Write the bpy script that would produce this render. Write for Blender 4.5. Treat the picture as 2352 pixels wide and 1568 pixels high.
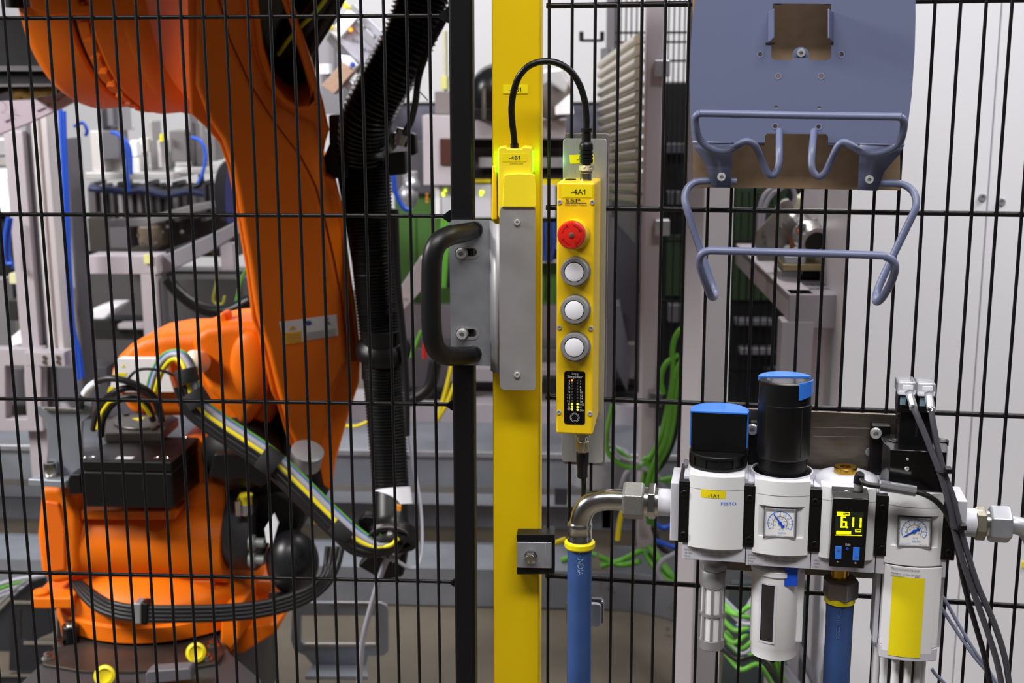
import bpy, bmesh, math, random
from mathutils import Vector, Matrix
from mathutils.geometry import tessellate_polygon
random.seed(7)
for o in list(bpy.data.objects): bpy.data.objects.remove(o)
SC = bpy.context.scene; COL = SC.collection
# ------------------------------------------------------------------ camera
IW, IH, FPX = 2352.0, 1568.0, 2935.7
CAMP = Vector((0.602, -1.3034, 1.3916))
YAW, PITCH, ROLL = -0.0656, 0.2054, -0.0037
cy, sy, cp, sp = math.cos(YAW), math.sin(YAW), math.cos(PITCH), math.sin(PITCH)
FW = Vector((sy*cp, cy*cp, -sp)); R0 = Vector((cy, -sy, 0)); U0 = R0.cross(FW)
RT = R0*math.cos(ROLL)+U0*math.sin(ROLL); UP = -R0*math.sin(ROLL)+U0*math.cos(ROLL)
cam = bpy.data.cameras.new('camera'); co = bpy.data.objects.new('camera', cam); COL.objects.link(co)
co.matrix_world = Matrix(((RT.x, UP.x, -FW.x, CAMP.x), (RT.y, UP.y, -FW.y, CAMP.y), (RT.z, UP.z, -FW.z, CAMP.z), (0, 0, 0, 1)))
cam.sensor_width = 36; cam.lens = FPX/IW*36; cam.clip_start = .05; cam.clip_end = 60
cam.dof.use_dof = True; cam.dof.focus_distance = 1.33; cam.dof.aperture_fstop = 9
SC.camera = co
# ------------------------------------------------------------------ light
wd = bpy.data.worlds.new('world'); SC.world = wd; wd.use_nodes = True
wd.node_tree.nodes['Background'].inputs[0].default_value = (.80, .82, 1, 1)
wd.node_tree.nodes['Background'].inputs[1].default_value = .06
def area(name, loc, tgt, sx, sy_, power, col=(1, .98, .95)):
    l = bpy.data.lights.new(name, 'AREA'); l.shape = 'RECTANGLE'; l.size = sx; l.size_y = sy_; l.energy = power; l.color = col
    o = bpy.data.objects.new(name, l); COL.objects.link(o); o.location = loc
    o.rotation_euler = (Vector(tgt)-Vector(loc)).to_track_quat('-Z', 'Y').to_euler()
area('ceiling_lamp_front', (0.5, -1.5, 3.5), (0.6, -0.1, 0.7), 2.6, .5, 102)
area('ceiling_lamp_left', (-2.3, 0.05, 2.5), (0.0, 1.2, 0.8), 1.4, .5, 150)
area('ceiling_lamp_cell', (1.0, 1.7, 3.2), (0.2, 1.0, 1.1), 1.6, .5, 70)
area('ceiling_lamp_rear', (-1.2, 4.2, 3.8), (-1.0, 4.6, 0.4), 4.0, 1.0, 60)
area('ceiling_lamp_wall', (0.6, 5.4, 3.9), (0.6, 7.4, 1.6), 6.0, .5, 70)
area('ceiling_lamp_right', (2.5, 0.35, 3.1), (2.0, 1.1, 1.2), 1.2, .5, 62)
vs = SC.view_settings; vs.view_transform = 'Standard'; vs.look = 'None'; vs.gamma = 1; vs.exposure = 0.0
SC.display_settings.display_device = 'sRGB'; vs.use_curve_mapping = False
# ------------------------------------------------------------------ frames
class Frame:
    def __init__(s, M):
        s.M = M; s.I = M.inverted(); s.c = s.I @ CAMP; R3 = s.I.to_3x3()
        s.r = R3 @ RT; s.u = R3 @ UP; s.f = R3 @ FW
    def ray(s, x, y): return s.f + s.r*((x-IW/2)/FPX) + s.u*((IH/2-y)/FPX)
    def p(s, x, y, d):           # point where the sight line of a pixel meets depth d of this frame
        v = s.ray(x, y); return s.c + v*((d-s.c.y)/v.y)
    def pz(s, x, y, z):          # ... meets height z
        v = s.ray(x, y); return s.c + v*((z-s.c.z)/v.z)
    def pl(s, x, y, q, n):       # ... meets the plane through q with normal n
        v = s.ray(x, y); return s.c + v*((q-s.c).dot(n)/v.dot(n))
    def k(s, x, y, d):           # metres per pixel there
        return (s.p(x, y, d)-s.c).dot(s.f)/FPX
CV = -0.112
F0 = Frame(Matrix.Identity(4))
FR = Frame(Matrix.Translation((.5545, .0009, 1.4588)) @ Matrix.Rotation(CV, 4, 'Z'))
# ------------------------------------------------------------------ materials
def lin(c):
    return tuple(((v/255)/12.92 if v/255 <= .04045 else ((v/255+.055)/1.055)**2.4) for v in c)
def mat(name, rgb, rough=.5, metal=0., bump=0., bscale=300., var=.0, vscale=8., coat=0., emit=0., trans=0., aniso=None, spec=.5):
    m = bpy.data.materials.new(name); m.use_nodes = True; nt = m.node_tree; b = nt.nodes['Principled BSDF']; L = lin(rgb)+(1,)
    b.inputs['Base Color'].default_value = L; b.inputs['Roughness'].default_value = rough; b.inputs['Metallic'].default_value = metal
    b.inputs['Coat Weight'].default_value = coat; b.inputs['Transmission Weight'].default_value = trans; b.inputs['Specular IOR Level'].default_value = spec
    if emit: b.inputs['Emission Color'].default_value = L; b.inputs['Emission Strength'].default_value = emit
    if var or bump:
        tc = nt.nodes.new('ShaderNodeTexCoord'); mp = nt.nodes.new('ShaderNodeMapping'); nt.links.new(tc.outputs['Object'], mp.inputs[0])
        if aniso: mp.inputs['Scale'].default_value = aniso
    if var:
        n = nt.nodes.new('ShaderNodeTexNoise'); n.inputs['Scale'].default_value = vscale; n.inputs['Detail'].default_value = 5; nt.links.new(mp.outputs[0], n.inputs[0])
        r = nt.nodes.new('ShaderNodeValToRGB'); r.color_ramp.elements[0].position = .3; r.color_ramp.elements[1].position = .7
        r.color_ramp.elements[0].color = tuple(v*(1-var) for v in L[:3])+(1,); r.color_ramp.elements[1].color = tuple(min(1, v*(1+var)) for v in L[:3])+(1,)
        nt.links.new(n.outputs[0], r.inputs[0]); nt.links.new(r.outputs[0], b.inputs['Base Color'])
        mr = nt.nodes.new('ShaderNodeMapRange'); mr.inputs[3].default_value = max(.03, rough-var*.35); mr.inputs[4].default_value = min(1, rough+var*.35)
        nt.links.new(n.outputs[0], mr.inputs[0]); nt.links.new(mr.outputs[0], b.inputs['Roughness'])
    if bump:
        n2 = nt.nodes.new('ShaderNodeTexNoise'); n2.inputs['Scale'].default_value = bscale; n2.inputs['Detail'].default_value = 2; nt.links.new(mp.outputs[0], n2.inputs[0])
        bp = nt.nodes.new('ShaderNodeBump'); bp.inputs['Strength'].default_value = bump; bp.inputs['Distance'].default_value = .001
        nt.links.new(n2.outputs[0], bp.inputs['Height']); nt.links.new(bp.outputs[0], b.inputs['Normal'])
    return m
m_blackwire = mat('black_powder_coat', (17, 16, 19), .4, spec=.3, bump=.15, bscale=900)
m_yellow = mat('yellow_powder_coat', (218, 184, 6), .42, spec=.25, bump=.04, bscale=700, var=.04)
m_yplas = mat('yellow_plastic', (238, 198, 22), .38, bump=.06, bscale=1500)
m_yplas2 = mat('pale_yellow_plastic', (240, 218, 40), .38)
m_ylab = mat('yellow_label', (236, 216, 22), .35)
m_ink = mat('black_ink', (18, 16, 14), .6)
m_inkg = mat('grey_ink', (120, 118, 118), .6)
m_zinc = mat('zinc_plate', (170, 172, 180), .34, .6, bump=.05, bscale=1200, var=.10, vscale=40)
m_zincdull = mat('dull_zinc_plate', (150, 149, 152), .46, .35, bump=.05, bscale=1200, var=.08, vscale=30)
m_steel = mat('bright_steel', (196, 194, 190), .2, 1., var=.1, vscale=120)
m_bolt = mat('bright_zinc_bolt', (205, 205, 206), .26, .45)
m_steeld = mat('brushed_steel', (120, 112, 103), .36, .9, var=.1, vscale=60, aniso=(1, 1, 6))
m_brown = mat('brown_steel_sheet', (158, 132, 106), .5, .15, bump=.05, bscale=1500, var=.12, vscale=90)
m_alu = mat('brushed_aluminium', (198, 198, 198), .38, .7, var=.05, vscale=60, aniso=(12, 1, 1))
m_rubber = mat('black_rubber', (12, 12, 14), .38, spec=.35)
m_blackpl = mat('black_plastic', (11, 11, 13), .4, spec=.35, bump=.05, bscale=1500)
m_gloss = mat('glossy_black', (9, 9, 11), .18, coat=.3)
m_handle = mat('satin_black_handle', (12, 12, 15), .42, spec=.4, bump=.04, bscale=900)
m_red = mat('red_plastic', (206, 32, 20), .35)
m_redd = mat('dark_red_plastic', (150, 22, 16), .4)
m_silver = mat('silver_bezel', (176, 176, 180), .34, .6)
m_lens = mat('white_lens', (232, 232, 240), .3)
m_blue = mat('slate_blue_paint', (100, 107, 138), .42, bump=.05, bscale=900)
m_blued = m_blue
m_white = mat('white_plastic', (226, 226, 230), .42, bump=.04, bscale=900)
m_grey = mat('light_grey_plastic', (196, 196, 206), .45)
m_fblue = mat('bright_blue_plastic', (52, 120, 226), .38)
m_dblue = mat('deep_blue_plastic', (24, 78, 205), .38)
m_hose = mat('blue_rubber_hose', (46, 76, 132), .55, var=.12, vscale=30, bump=.1, bscale=200)
m_yring = mat('yellow_ring', (232, 214, 10), .35)
m_brass = mat('brass', (206, 160, 60), .22, 1.)
m_clear = mat('clear_plastic', (232, 234, 242), .1, trans=.85)
m_orange = mat('orange_paint', (224, 108, 8), .46, bump=.18, bscale=260, var=.05, vscale=6, spec=.25)
m_orange_shaded = mat('orange_paint_shaded', (220, 100, 8), .4, bump=.1, bscale=260)  # robot paint made darker for undersides and recesses, shade put into the colour
m_cyel = mat('yellow_cable', (232, 212, 28), .4)
m_cgrn = mat('green_cable', (92, 160, 50), .45)
m_cgry = mat('grey_cable', (160, 160, 172), .45)
m_cblu = mat('blue_cable', (34, 84, 200), .4)
m_cblk = mat('black_cable', (24, 23, 26), .42, spec=.4)
m_frame = mat('grey_frame_paint', (172, 165, 172), .42, bump=.06, bscale=500)
m_framed = mat('dark_grey_paint', (92, 90, 96), .45)
m_galv = mat('galvanised_steel', (150, 155, 166), .4, .55, var=.12, vscale=9)
m_green = mat('dark_green_paint', (62, 104, 40), .5)
m_floorplate = mat('dark_mounting_plate', (62, 54, 50), .32, .3, var=.2, vscale=9)
m_ped = mat('charcoal_pedestal', (56, 54, 56), .5, var=.1, vscale=12)
m_wallw = mat('white_wall', (240, 240, 246), .7)
m_cab = mat('white_cabinet_paint', (222, 222, 230), .4, bump=.05, bscale=700)
m_pink = mat('lilac_panel', (196, 182, 196), .5)
m_beige = mat('beige_machine_metal', (206, 196, 172), .25, .8)
m_led_g = mat('green_led', (120, 255, 30), emit=2.6)
m_led_y = mat('yellow_led', (255, 226, 30), emit=5.)
m_led_r = mat('red_led', (255, 90, 30), emit=5.)
m_led_o = mat('orange_led', (255, 150, 20), emit=2.5)
m_led_l = mat('lime_led', (226, 255, 0), emit=2.5)
m_lcd = mat('lcd_segments', (250, 240, 0), emit=1.1)
m_lcdbg = mat('lcd_background', (34, 44, 30), .2)
m_ledoff = mat('unlit_led', (62, 58, 54), .4)
m_dark = mat('dark_machine', (18, 18, 21), .5, spec=.3, var=.2, vscale=6)
m_wood = mat('striped_brown_block', (168, 140, 122), .5, var=.2, vscale=40, aniso=(1, 1, 8))
m_copper = mat('copper_tone', (206, 130, 92), .3, .6)
def floor_mat():
    m = mat('concrete_floor', (96, 88, 76), .5, var=.28, vscale=3.5, bump=.2, bscale=60); return m
m_floor = floor_mat()
# ------------------------------------------------------------------ shapes (lists of (verts, faces))
def box(a, b):
    x0, x1 = sorted((a[0], b[0])); y0, y1 = sorted((a[1], b[1])); z0, z1 = sorted((a[2], b[2]))
    V = [(x, y, z) for z in (z0, z1) for y in (y0, y1) for x in (x0, x1)]
    return (V, [(0, 2, 3, 1), (4, 5, 7, 6), (0, 1, 5, 4), (2, 6, 7, 3), (0, 4, 6, 2), (1, 3, 7, 5)])
def bpx(F, x0, y0, x1, y1, d0, d1):   # upright box from two corners seen on its front face
    a = F.p(x0, y0, d0); b = F.p(x1, y1, d0); return box((a.x, d0, a.z), (b.x, d1, b.z))
def ext(P, vec, holes=()):            # polygon (3-D points) pushed along vec, with holes
    loops = [list(map(Vector, P))]+[list(map(Vector, h)) for h in holes]; vec = Vector(vec)
    V = [p for l in loops for p in l]; n = len(V); F = []
    if holes:
        t = tessellate_polygon(loops)
        F += [tuple(q) for q in t]+[tuple(i+n for i in reversed(q)) for q in t]
    else: F += [tuple(range(n)), tuple(reversed(range(n, 2*n)))]
    k = 0
    for l in loops:
        m = len(l)
        for i in range(m): F.append((k+i, k+(i+1) % m, k+(i+1) % m+n, k+i+n))
        k += m
    return ([tuple(v) for v in V]+[tuple(v+vec) for v in V], F)
def ppx(F, pts, d0, d1, holes=()):    # outline seen at depth d0, extruded back to d1
    return ext([F.p(x, y, d0) for x, y in pts], (0, d1-d0, 0), [[F.p(x, y, d0) for x, y in h] for h in holes])
def rr(x0, y0, x1, y1, r, n=5):
    x0, x1 = sorted((x0, x1)); y0, y1 = sorted((y0, y1)); o = []
    for cx, cy_, a in ((x1-r, y1-r, 0), (x0+r, y1-r, 90), (x0+r, y0+r, 180), (x1-r, y0+r, 270)):
        for i in range(n+1):
            t = math.radians(a+90*i/n); o.append((cx+r*math.cos(t), cy_+r*math.sin(t)))
    return o
def rpx(F, x0, y0, x1, y1, r, d0, d1, holes=()):   # round-cornered slab
    a = F.p(x0, y0, d0); b = F.p(x1, y1, d0); k = F.k(x0, y0, d0)
    P = [(u, d0, v) for u, v in rr(a.x, a.z, b.x, b.z, r*k)]
    return ext(P, (0, d1-d0, 0), holes)
def circ(c, r, n=20, ax='y'):
    o = []
    for i in range(n):
        t = 2*math.pi*i/n; u, v = r*math.cos(t), r*math.sin(t)
        o.append({'y': (c[0]+u, c[1], c[2]+v), 'z': (c[0]+u, c[1]+v, c[2]), 'x': (c[0], c[1]+u, c[2]+v)}[ax])
    return o
def ellpx(cx, cy_, rx, ry, n=20, a0=0, a1=360):
    return [(cx+rx*math.cos(math.radians(a0+(a1-a0)*i/n)), cy_+ry*math.sin(math.radians(a0+(a1-a0)*i/n))) for i in range(n+(a1-a0 < 360))]
def basis(ax):
    ax = Vector(ax).normalized(); t = Vector((0, 0, 1)) if abs(ax.z) < .9 else Vector((1, 0, 0))
    u = ax.cross(t).normalized(); return ax, u, ax.cross(u)
def lathe(prof, c, ax=(0, 0, 1), n=28, ph=0.):
    ax, u, v = basis(ax); c = Vector(c); V = []; F = []
    for r, h in prof:
        for i in range(n):
            t = 2*math.pi*i/n+ph; V.append(tuple(c+ax*h+u*(r*math.cos(t))+v*(r*math.sin(t))))
    for j in range(len(prof)-1):
        for i in range(n): F.append((j*n+i, j*n+(i+1) % n, (j+1)*n+(i+1) % n, (j+1)*n+i))
    F.append(tuple(reversed(range(n)))); F.append(tuple(range((len(prof)-1)*n, len(prof)*n)))
    return (V, F)
def crom(P, n=6, closed=False):
    P = [Vector(p) for p in P]; m = len(P); out = []
    if m < 3 and not closed: return [P[0].lerp(P[1], i/n) for i in range(n+1)]
    for i in range(m if closed else m-1):
        if closed: a, b, c, d = P[i-1], P[i], P[(i+1) % m], P[(i+2) % m]
        else: b, c = P[i], P[i+1]; a = P[i-1] if i else b*2-c; d = P[i+2] if i+2 < m else c*2-b
        for j in range(n):
            t = j/n; out.append(.5*((2*b)+(c-a)*t+(2*a-5*b+4*c-d)*t*t+(3*b-a-3*c+d)*t**3))
    if not closed: out.append(P[-1])
    return out
def tube(P, r, seg=12, n=6, closed=False, raw=False):
    Q = [Vector(p) for p in P] if raw else crom(P, n, closed); m = len(Q)
    rad = (lambda i: r) if not callable(r) else (lambda i: r(i/(m-1)))
    V = []; F = []; pu = None
    for i, q in enumerate(Q):
        if closed: t = (Q[(i+1) % m]-Q[i-1])
        else: t = (Q[min(i+1, m-1)]-Q[max(i-1, 0)])
        t.normalize()
        if pu is None: _, u, v = basis(t)
        else: u = (pu-t*pu.dot(t)).normalized(); v = t.cross(u)
        pu = u; rr_ = rad(i)
        for j in range(seg):
            a = 2*math.pi*j/seg; V.append(tuple(q+u*(rr_*math.cos(a))+v*(rr_*math.sin(a))))
    for i in range(m if closed else m-1):
        k = (i+1) % m
        for j in range(seg): F.append((i*seg+j, i*seg+(j+1) % seg, k*seg+(j+1) % seg, k*seg+j))
    if not closed: F.append(tuple(reversed(range(seg)))); F.append(tuple(range((m-1)*seg, m*seg)))
    return (V, F)
def resample(Q, step):
    out = [Q[0]]; acc = 0
    for a, b in zip(Q, Q[1:]):
        L = (b-a).length
        while acc+L >= step:
            t = (step-acc)/L; a = a.lerp(b, t); out.append(a); L = (b-a).length; acc = 0
        acc += L
    return out
def corr(P, r, pitch, depth=.12, seg=28):
    Q = resample(crom(P, 10), pitch/5); pat = [1, 1, 1-depth*.6, 1-depth, 1-depth*.6]; m = len(Q)
    rf = r if callable(r) else (lambda t: r)
    idx = {'i': 0}
    V = tube(Q, lambda t: rf(t)*pat[int(round(t*(m-1))) % 5], seg, raw=True); return V
def px3(F, L): return [F.p(*q) for q in L]
def zpoly(poly, z0, z1): return ext([(x, y, z0) for x, y in poly], (0, 0, z1-z0))
def ball(c, r, n=14, s=(1, 1, 1)):
    c = Vector(c); prof = [(max(1e-4, math.sin(math.pi*i/n)), -math.cos(math.pi*i/n)) for i in range(n+1)]
    V, F = lathe(prof, (0, 0, 0), (0, 0, 1), n*2); return ([(c.x+v[0]*r*s[0], c.y+v[1]*r*s[1], c.z+v[2]*r*s[2]) for v in V], F)
def text(F, s, x0, x1, yb, hpx, d, th=.0003, warp=None, rot=0, right=None):
    cu = bpy.data.curves.new('t', 'FONT'); cu.body = s; cu.resolution_u = 3; o = bpy.data.objects.new('t', cu)
    me = bpy.data.meshes.new_from_object(o); V = [v.co.copy() for v in me.vertices]; Fc = [tuple(p.vertices) for p in me.polygons]
    bpy.data.objects.remove(o); bpy.data.meshes.remove(me); bpy.data.curves.remove(cu)
    if not V: return ([], [])
    if '1' in s:                     # give the plain default figure 1 its flag
        def right_of(q):
            c2 = bpy.data.curves.new('t', 'FONT'); c2.body = q; o2 = bpy.data.objects.new('t', c2); m2 = bpy.data.meshes.new_from_object(o2)
            r_ = max((v.co.x for v in m2.vertices), default=0); bpy.data.objects.remove(o2); bpy.data.meshes.remove(m2); bpy.data.curves.remove(c2); return r_
        tp = max(v.y for v in V)
        for i, ch in enumerate(s):
            if ch == '1':
                e = right_of(s[:i+1])-.085; n_ = len(V); V += [Vector(q) for q in ((e+.02, tp, 0), (e-.15, tp-.15, 0), (e-.15, tp-.25, 0), (e+.02, tp-.12, 0))]; Fc.append((n_, n_+1, n_+2, n_+3))
    xa = min(v.x for v in V); xb = max(v.x for v in V); ya = 0; yt = max(v.y for v in V)
    A = F.p(x0, yb, d); B = F.p(x1, yb, d) if not rot else None; k = F.k(x0, yb, d)
    w = (B.x-A.x) if not rot else (x1-x0)*k; h = hpx*k; ca, sa = math.cos(rot), math.sin(rot); O = []
    for v in V:
        u = (v.x-xa)/(xb-xa)*w; t = (v.y-ya)/(yt-ya)*h
        X = A.x+u*ca-t*sa; Z = A.z+u*sa+t*ca; Y = d-th
        if warp: Y = warp(X)-th
        O.append((X, Y, Z))
    return (O, Fc)
def arc(F, cx, cy_, r, w, a0, a1, d, n=24):   # flat ring piece, angles clockwise from 12 o'clock in degrees
    c = F.p(cx, cy_, d); k = F.k(cx, cy_, d); V = []; Fc = []
    for i in range(n+1):
        a = math.radians(a0+(a1-a0)*i/n)
        for q in (r-w/2, r+w/2): V.append((c.x+math.sin(a)*q*k, d, c.z+math.cos(a)*q*k))
    for i in range(n): Fc.append((2*i, 2*i+1, 2*i+3, 2*i+2))
    return (V, Fc)
def tick(F, cx, cy_, r0, r1, w, a, d):
    c = F.p(cx, cy_, d); k = F.k(cx, cy_, d); a = math.radians(a); s, q = math.sin(a), math.cos(a); w = w*k/2
    return ([(c.x+s*r*k+q*w*e, d, c.z+q*r*k-s*w*e) for r in (r0, r1) for e in (-1, 1)], [(0, 1, 3, 2)])
# ------------------------------------------------------------------ objects
cnt = {}
def tag(o, label=None, cat=None, group=None, kind=None):
    if label: o['label'] = label
    if cat: o['category'] = cat
    if group: o['group'] = group
    if kind: o['kind'] = kind
    return o
ORG = {}
def thing(name, label, cat, F, org, group=None):
    o = bpy.data.objects.new(name, None); COL.objects.link(o); o.empty_display_size = .02
    org = Vector(org); o.matrix_world = F.M @ Matrix.Translation(org); ORG[o.name] = (F, org)
    return tag(o, label, cat, group)
def mesh(name, geo, m, off, smooth=30):
    V = []; Fc = []
    for g in (geo if isinstance(geo, list) else [geo]):
        k = len(V); V += [tuple(Vector(v)-off) for v in g[0]]; Fc += [tuple(i+k for i in f) for f in g[1]]
    me = bpy.data.meshes.new(name); me.from_pydata(V, [], Fc); me.materials.append(m)
    bm = bmesh.new(); bm.from_mesh(me); bmesh.ops.recalc_face_normals(bm, faces=bm.faces); bm.to_mesh(me); bm.free()
    if smooth:
        me.polygons.foreach_set('use_smooth', [True]*len(me.polygons))
        if smooth < 180: me.set_sharp_from_angle(angle=math.radians(smooth))
    me.update(); return me
def part(name, geo, m, parent, bev=0, smooth=35, label=None, kind=None, seg=2):
    F, org = ORG[parent.name]
    o = bpy.data.objects.new(name, mesh(name, geo, m, org, 180 if bev else smooth)); COL.objects.link(o); o.parent = parent; ORG[o.name] = (F, org)
    if bev: _bev(o, bev, seg)
    return tag(o, label, kind=kind)
def _bev(o, w, seg):
    b = o.modifiers.new('edge', 'BEVEL'); b.width = w; b.segments = seg; b.limit_method = 'ANGLE'; b.angle_limit = math.radians(35); b.harden_normals = True
def solo(name, geo, m, F, label=None, cat=None, group=None, kind=None, bev=0, smooth=35, seg=2):
    G = geo if isinstance(geo, list) else [geo]; A = [v for g in G for v in g[0]]
    org = Vector((sum(v[0] for v in A)/len(A), sum(v[1] for v in A)/len(A), min(v[2] for v in A)))
    o = bpy.data.objects.new(name, mesh(name, G, m, org, 180 if bev else smooth)); COL.objects.link(o); o.matrix_world = F.M @ Matrix.Translation(org); ORG[o.name] = (F, org)
    if bev: _bev(o, bev, seg)
    return tag(o, label, cat, group, kind)
def copy_part(src, parent, delta, name=None):
    o = src.copy(); COL.objects.link(o); o.parent = parent; o.location = src.location+Vector(delta); return o
def screw(F, x, y, d, rpx, hgt=.004, flat=False, sock=.45):
    k = F.k(x, y, d); r = rpx*k; c = F.p(x, y, d)
    pr = [(r*.9, 0), (r, -hgt*.25), (r, -hgt*.7), (r*.86, -hgt), (r*sock, -hgt), (r*sock*.9, -hgt*.3)]
    return lathe(pr, c, (0, 1, 0), 18)
def hexnut(c, r, L, ax, ph=0.): return lathe([(r*.9, 0), (r, L*.1), (r, L*.9), (r*.9, L)], c, ax, 6, ph)
# ================================================================== FENCE: gate leaf (left)
Z0 = 1.45; WP = .0229
org = F0.p(1060, 1568, 0); org.z = .05
gate = thing('mesh_gate', 'black wire mesh gate leaf at left, in front of the orange robot', 'gate', F0, (.45, 0, .05))
r = .00165; RH = .0021
w0 = part('vertical_wire', lathe([(r, .05), (r, 1.62)], (0, 0, 0), n=10), m_blackwire, gate, smooth=60)
w0.location = (0, 0, 0)
base = part('vertical_wire', lathe([(r, .05), (r, 1.62)], (0, 0, 0), n=10), m_blackwire, gate, smooth=60)
for i in list(range(-3, 0))+list(range(1, 20)): copy_part(w0, gate, (i*WP, 0, 0))
bpy.data.objects.remove(base)
for j in range(-1, 7):
    if j == -1 or j > 5: continue
    part('horizontal_wire', tube([(-.1, .0035, Z0-.2*j), (.469, .0035, Z0-.2*j)], RH, 10, 1), m_blackwire, gate, smooth=60)
g = []
for i in range(-3, 20):
    for j in range(0, 5): g.append(ball((i*WP, .0016, Z0-.2*j), .0027, 5))
part('weld_beads', g, m_blackwire, gate, kind='stuff')
a = F0.p(1028, 0, -.008); b = F0.p(1085, 0, -.008); a2 = F0.p(1044.5, 1568, -.008); b2 = F0.p(1094, 1568, -.008)
def leanpost(F, xa, xb, xc, xd, d0, d1, top=-520, bot=1700):
    def ex(x0, x1, y): return x0+(x1-x0)*y/1568
    A = [F.p(ex(xa, xc, top), top, d0), F.p(ex(xb, xd, top), top, d0), F.p(ex(xb, xd, bot), bot, d0), F.p(ex(xa, xc, bot), bot, d0)]
    dz = (A[3].z-.03)/(A[0].z-A[3].z)      # continue to the floor
    A[3] = A[3]+(A[3]-A[0])*dz; A[2] = A[2]+(A[2]-A[1])*dz; A[2].z = A[3].z; A[1].z = A[0].z
    return ext(A, (0, d1-d0, 0))
part('frame_tube', leanpost(F0, 1029.5, 1084, 1046, 1092, -.010, .018), m_blackwire, gate, bev=.003)
for j in range(0, 5):
    z = Z0-.2*j; x = F0.p(1030+j*3, 500, 0).x
    part('welding_tab', ext([(x-.009, .001, z-.001), (x-.002, .001, z-.006), (x+.004, .001, z-.008), (x+.004, .001, z+.008), (x-.002, .001, z+.005)], (0, .004, 0)), m_blackwire, gate)
# ---- yellow post
post = thing('fence_post', 'tall square yellow post between gate and fixed panel', 'post', F0, (.51, .02, .02))
part('tube', leanpost(F0, 1129, 1243, 1133.5, 1239, -.006, .044), m_yellow, post, bev=.0028, seg=3)
part('identification_label', rpx(F0, 1155.5, 195, 1212, 215, 1, -.0066, -.006), m_ylab, post, label='yellow identification sticker reading -4B1')
part('lettering', text(F0, '-4B1', 1171, 1197, 210.5, 10, -.0067), m_ink, post)
# ================================================================== fixed panel (right)
pan = thing('mesh_fence', 'black wire mesh fence panel at right, carrying the air unit', 'fence', FR, (.3, 0, -1.4))
w1 = part('vertical_wire', lathe([(r, -1.42), (r, .17)], (0, 0, 0), n=10), m_blackwire, pan, smooth=60)
w1.location = (0, 0, 0)
for i in range(1, 25): copy_part(w1, pan, (i*WP, 0, 0))
for j in range(0, 7):
    part('horizontal_wire', tube([(-.0035, .0045, -.2*j), (.554, .0045, -.2*j)], .00275, 12, 1), m_blackwire, pan, smooth=60)
g = []
for i in range(0, 25):
    for j in range(0, 5): g.append(ball((i*WP, .0016, -.2*j), .0030, 5))
part('weld_beads', g, m_blackwire, pan, kind='stuff')
# ---- panel clamp on the post
cl = thing('panel_clamp', 'black clamp with zinc plate and hex bolt on yellow post', 'clamp', F0, F0.p(1230, 1320, -.01))
part('clamp_block', [ppx(F0, [(1186.5, 1227), (1274, 1227), (1274, 1318.5), (1187, 1319.5)], -.026, -.007),
                     bpx(F0, 1244, 1219, 1274, 1230, -.012, .006)], m_blackpl, cl, bev=.0012)
part('zinc_plate', [rpx(F0, 1187, 1245, 1267, 1305, 2, -.028, -.026), bpx(F0, 1253, 1245, 1265, 1305, -.029, -.028)], m_zinc, cl, bev=.0006)
c = F0.p(1219, 1278, -.028); k = F0.k(1219, 1278, -.028)
part('washer', lathe([(16*k, 0), (16*k, -.0015)], c, (0, 1, 0), 24), m_steel, cl)
part('hex_bolt', [hexnut(c, 15*k, -.008, (0, 1, 0)), lathe([(11.5*k, -.008), (10.5*k, -.0088)], c, (0, 1, 0), 24)], m_steel, cl)
part('lettering', [text(F0, '8.8', 1212, 1229, 1293, 6, -.0369), text(F0, 'TY', 1212, 1223, 1276, 6, -.0369)], m_alu, cl)
part('lettering', text(F0, 'www.axelent-safety.com', 1192, 1268, 1238, 4, -.0262), m_dark, cl)
# ---- lock bracket on gate
br = thing('lock_bracket', 'bent zinc lock bracket bolted to the gate frame', 'bracket', F0, F0.p(1130, 895, -.02))
DP = -.013
sl = [[], []]; holes = []
for yc in (579.5, 765): 
    h = []
    for i in range(9): a_ = math.radians(90+180*i/8); h.append((1062+9*math.cos(a_), yc+9*math.sin(a_)))
    for i in range(9): a_ = math.radians(-90+180*i/8); h.append((1086+9*math.cos(a_), yc+9*math.sin(a_)))
    holes.append(h)
part('bolted_plate', ppx(F0, [(1031, 513), (1037, 506), (1046, 505), (1126, 505.5), (1126, 515), (1129, 840), (1036, 838), (1034, 700)], DP, DP+.003, holes), m_zinc, br)
# raised jog between the two flats
def quadstrip(F, rows):
    V = []; Fc = []
    for rw in rows: V += [tuple(F.p(*q)) for q in rw]
    n = len(rows[0])
    for i in range(len(rows)-1):
        for j in range(n-1): Fc.append((i*n+j, i*n+j+1, (i+1)*n+j+1, (i+1)*n+j))
    return (V, Fc)
def sheet(name, geo, m, parent, th=.002, bev=.0):
    o = part(name, geo, m, parent, smooth=60); s = o.modifiers.new('thickness', 'SOLIDIFY'); s.thickness = th; s.offset = 0; return o
sheet('bend', quadstrip(F0, [[(1126, 506, DP), (1129, 851, DP)], [(1130, 507, DP-.006), (1132, 853, DP-.006)], [(1133, 511, DP-.016), (1136, 855, DP-.016)], [(1138, 514, DP-.019), (1142, 856, DP-.019)], [(1150, 514, DP-.020), (1151, 864, DP-.020)]]), m_zincdull, br, .002)
part('cover_plate', ext([F0.p(x, y, DP-.021) for x, y in ([(1230, 480), (1231, 888), (1230, 893), (1226, 897), (1157, 896), (1151, 893), (1148, 886), (1147, 860), (1147, 514), (1147.5, 485), (1150, 476), (1157, 472), (1222, 473), (1227, 475)])], (0, .0022, 0)), m_zincdull, br, bev=.0005)
for y in (510, 860):
    part('rivet', screw(F0, 1188, y, DP-.021, 7, .0022), m_bolt, br)
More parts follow.
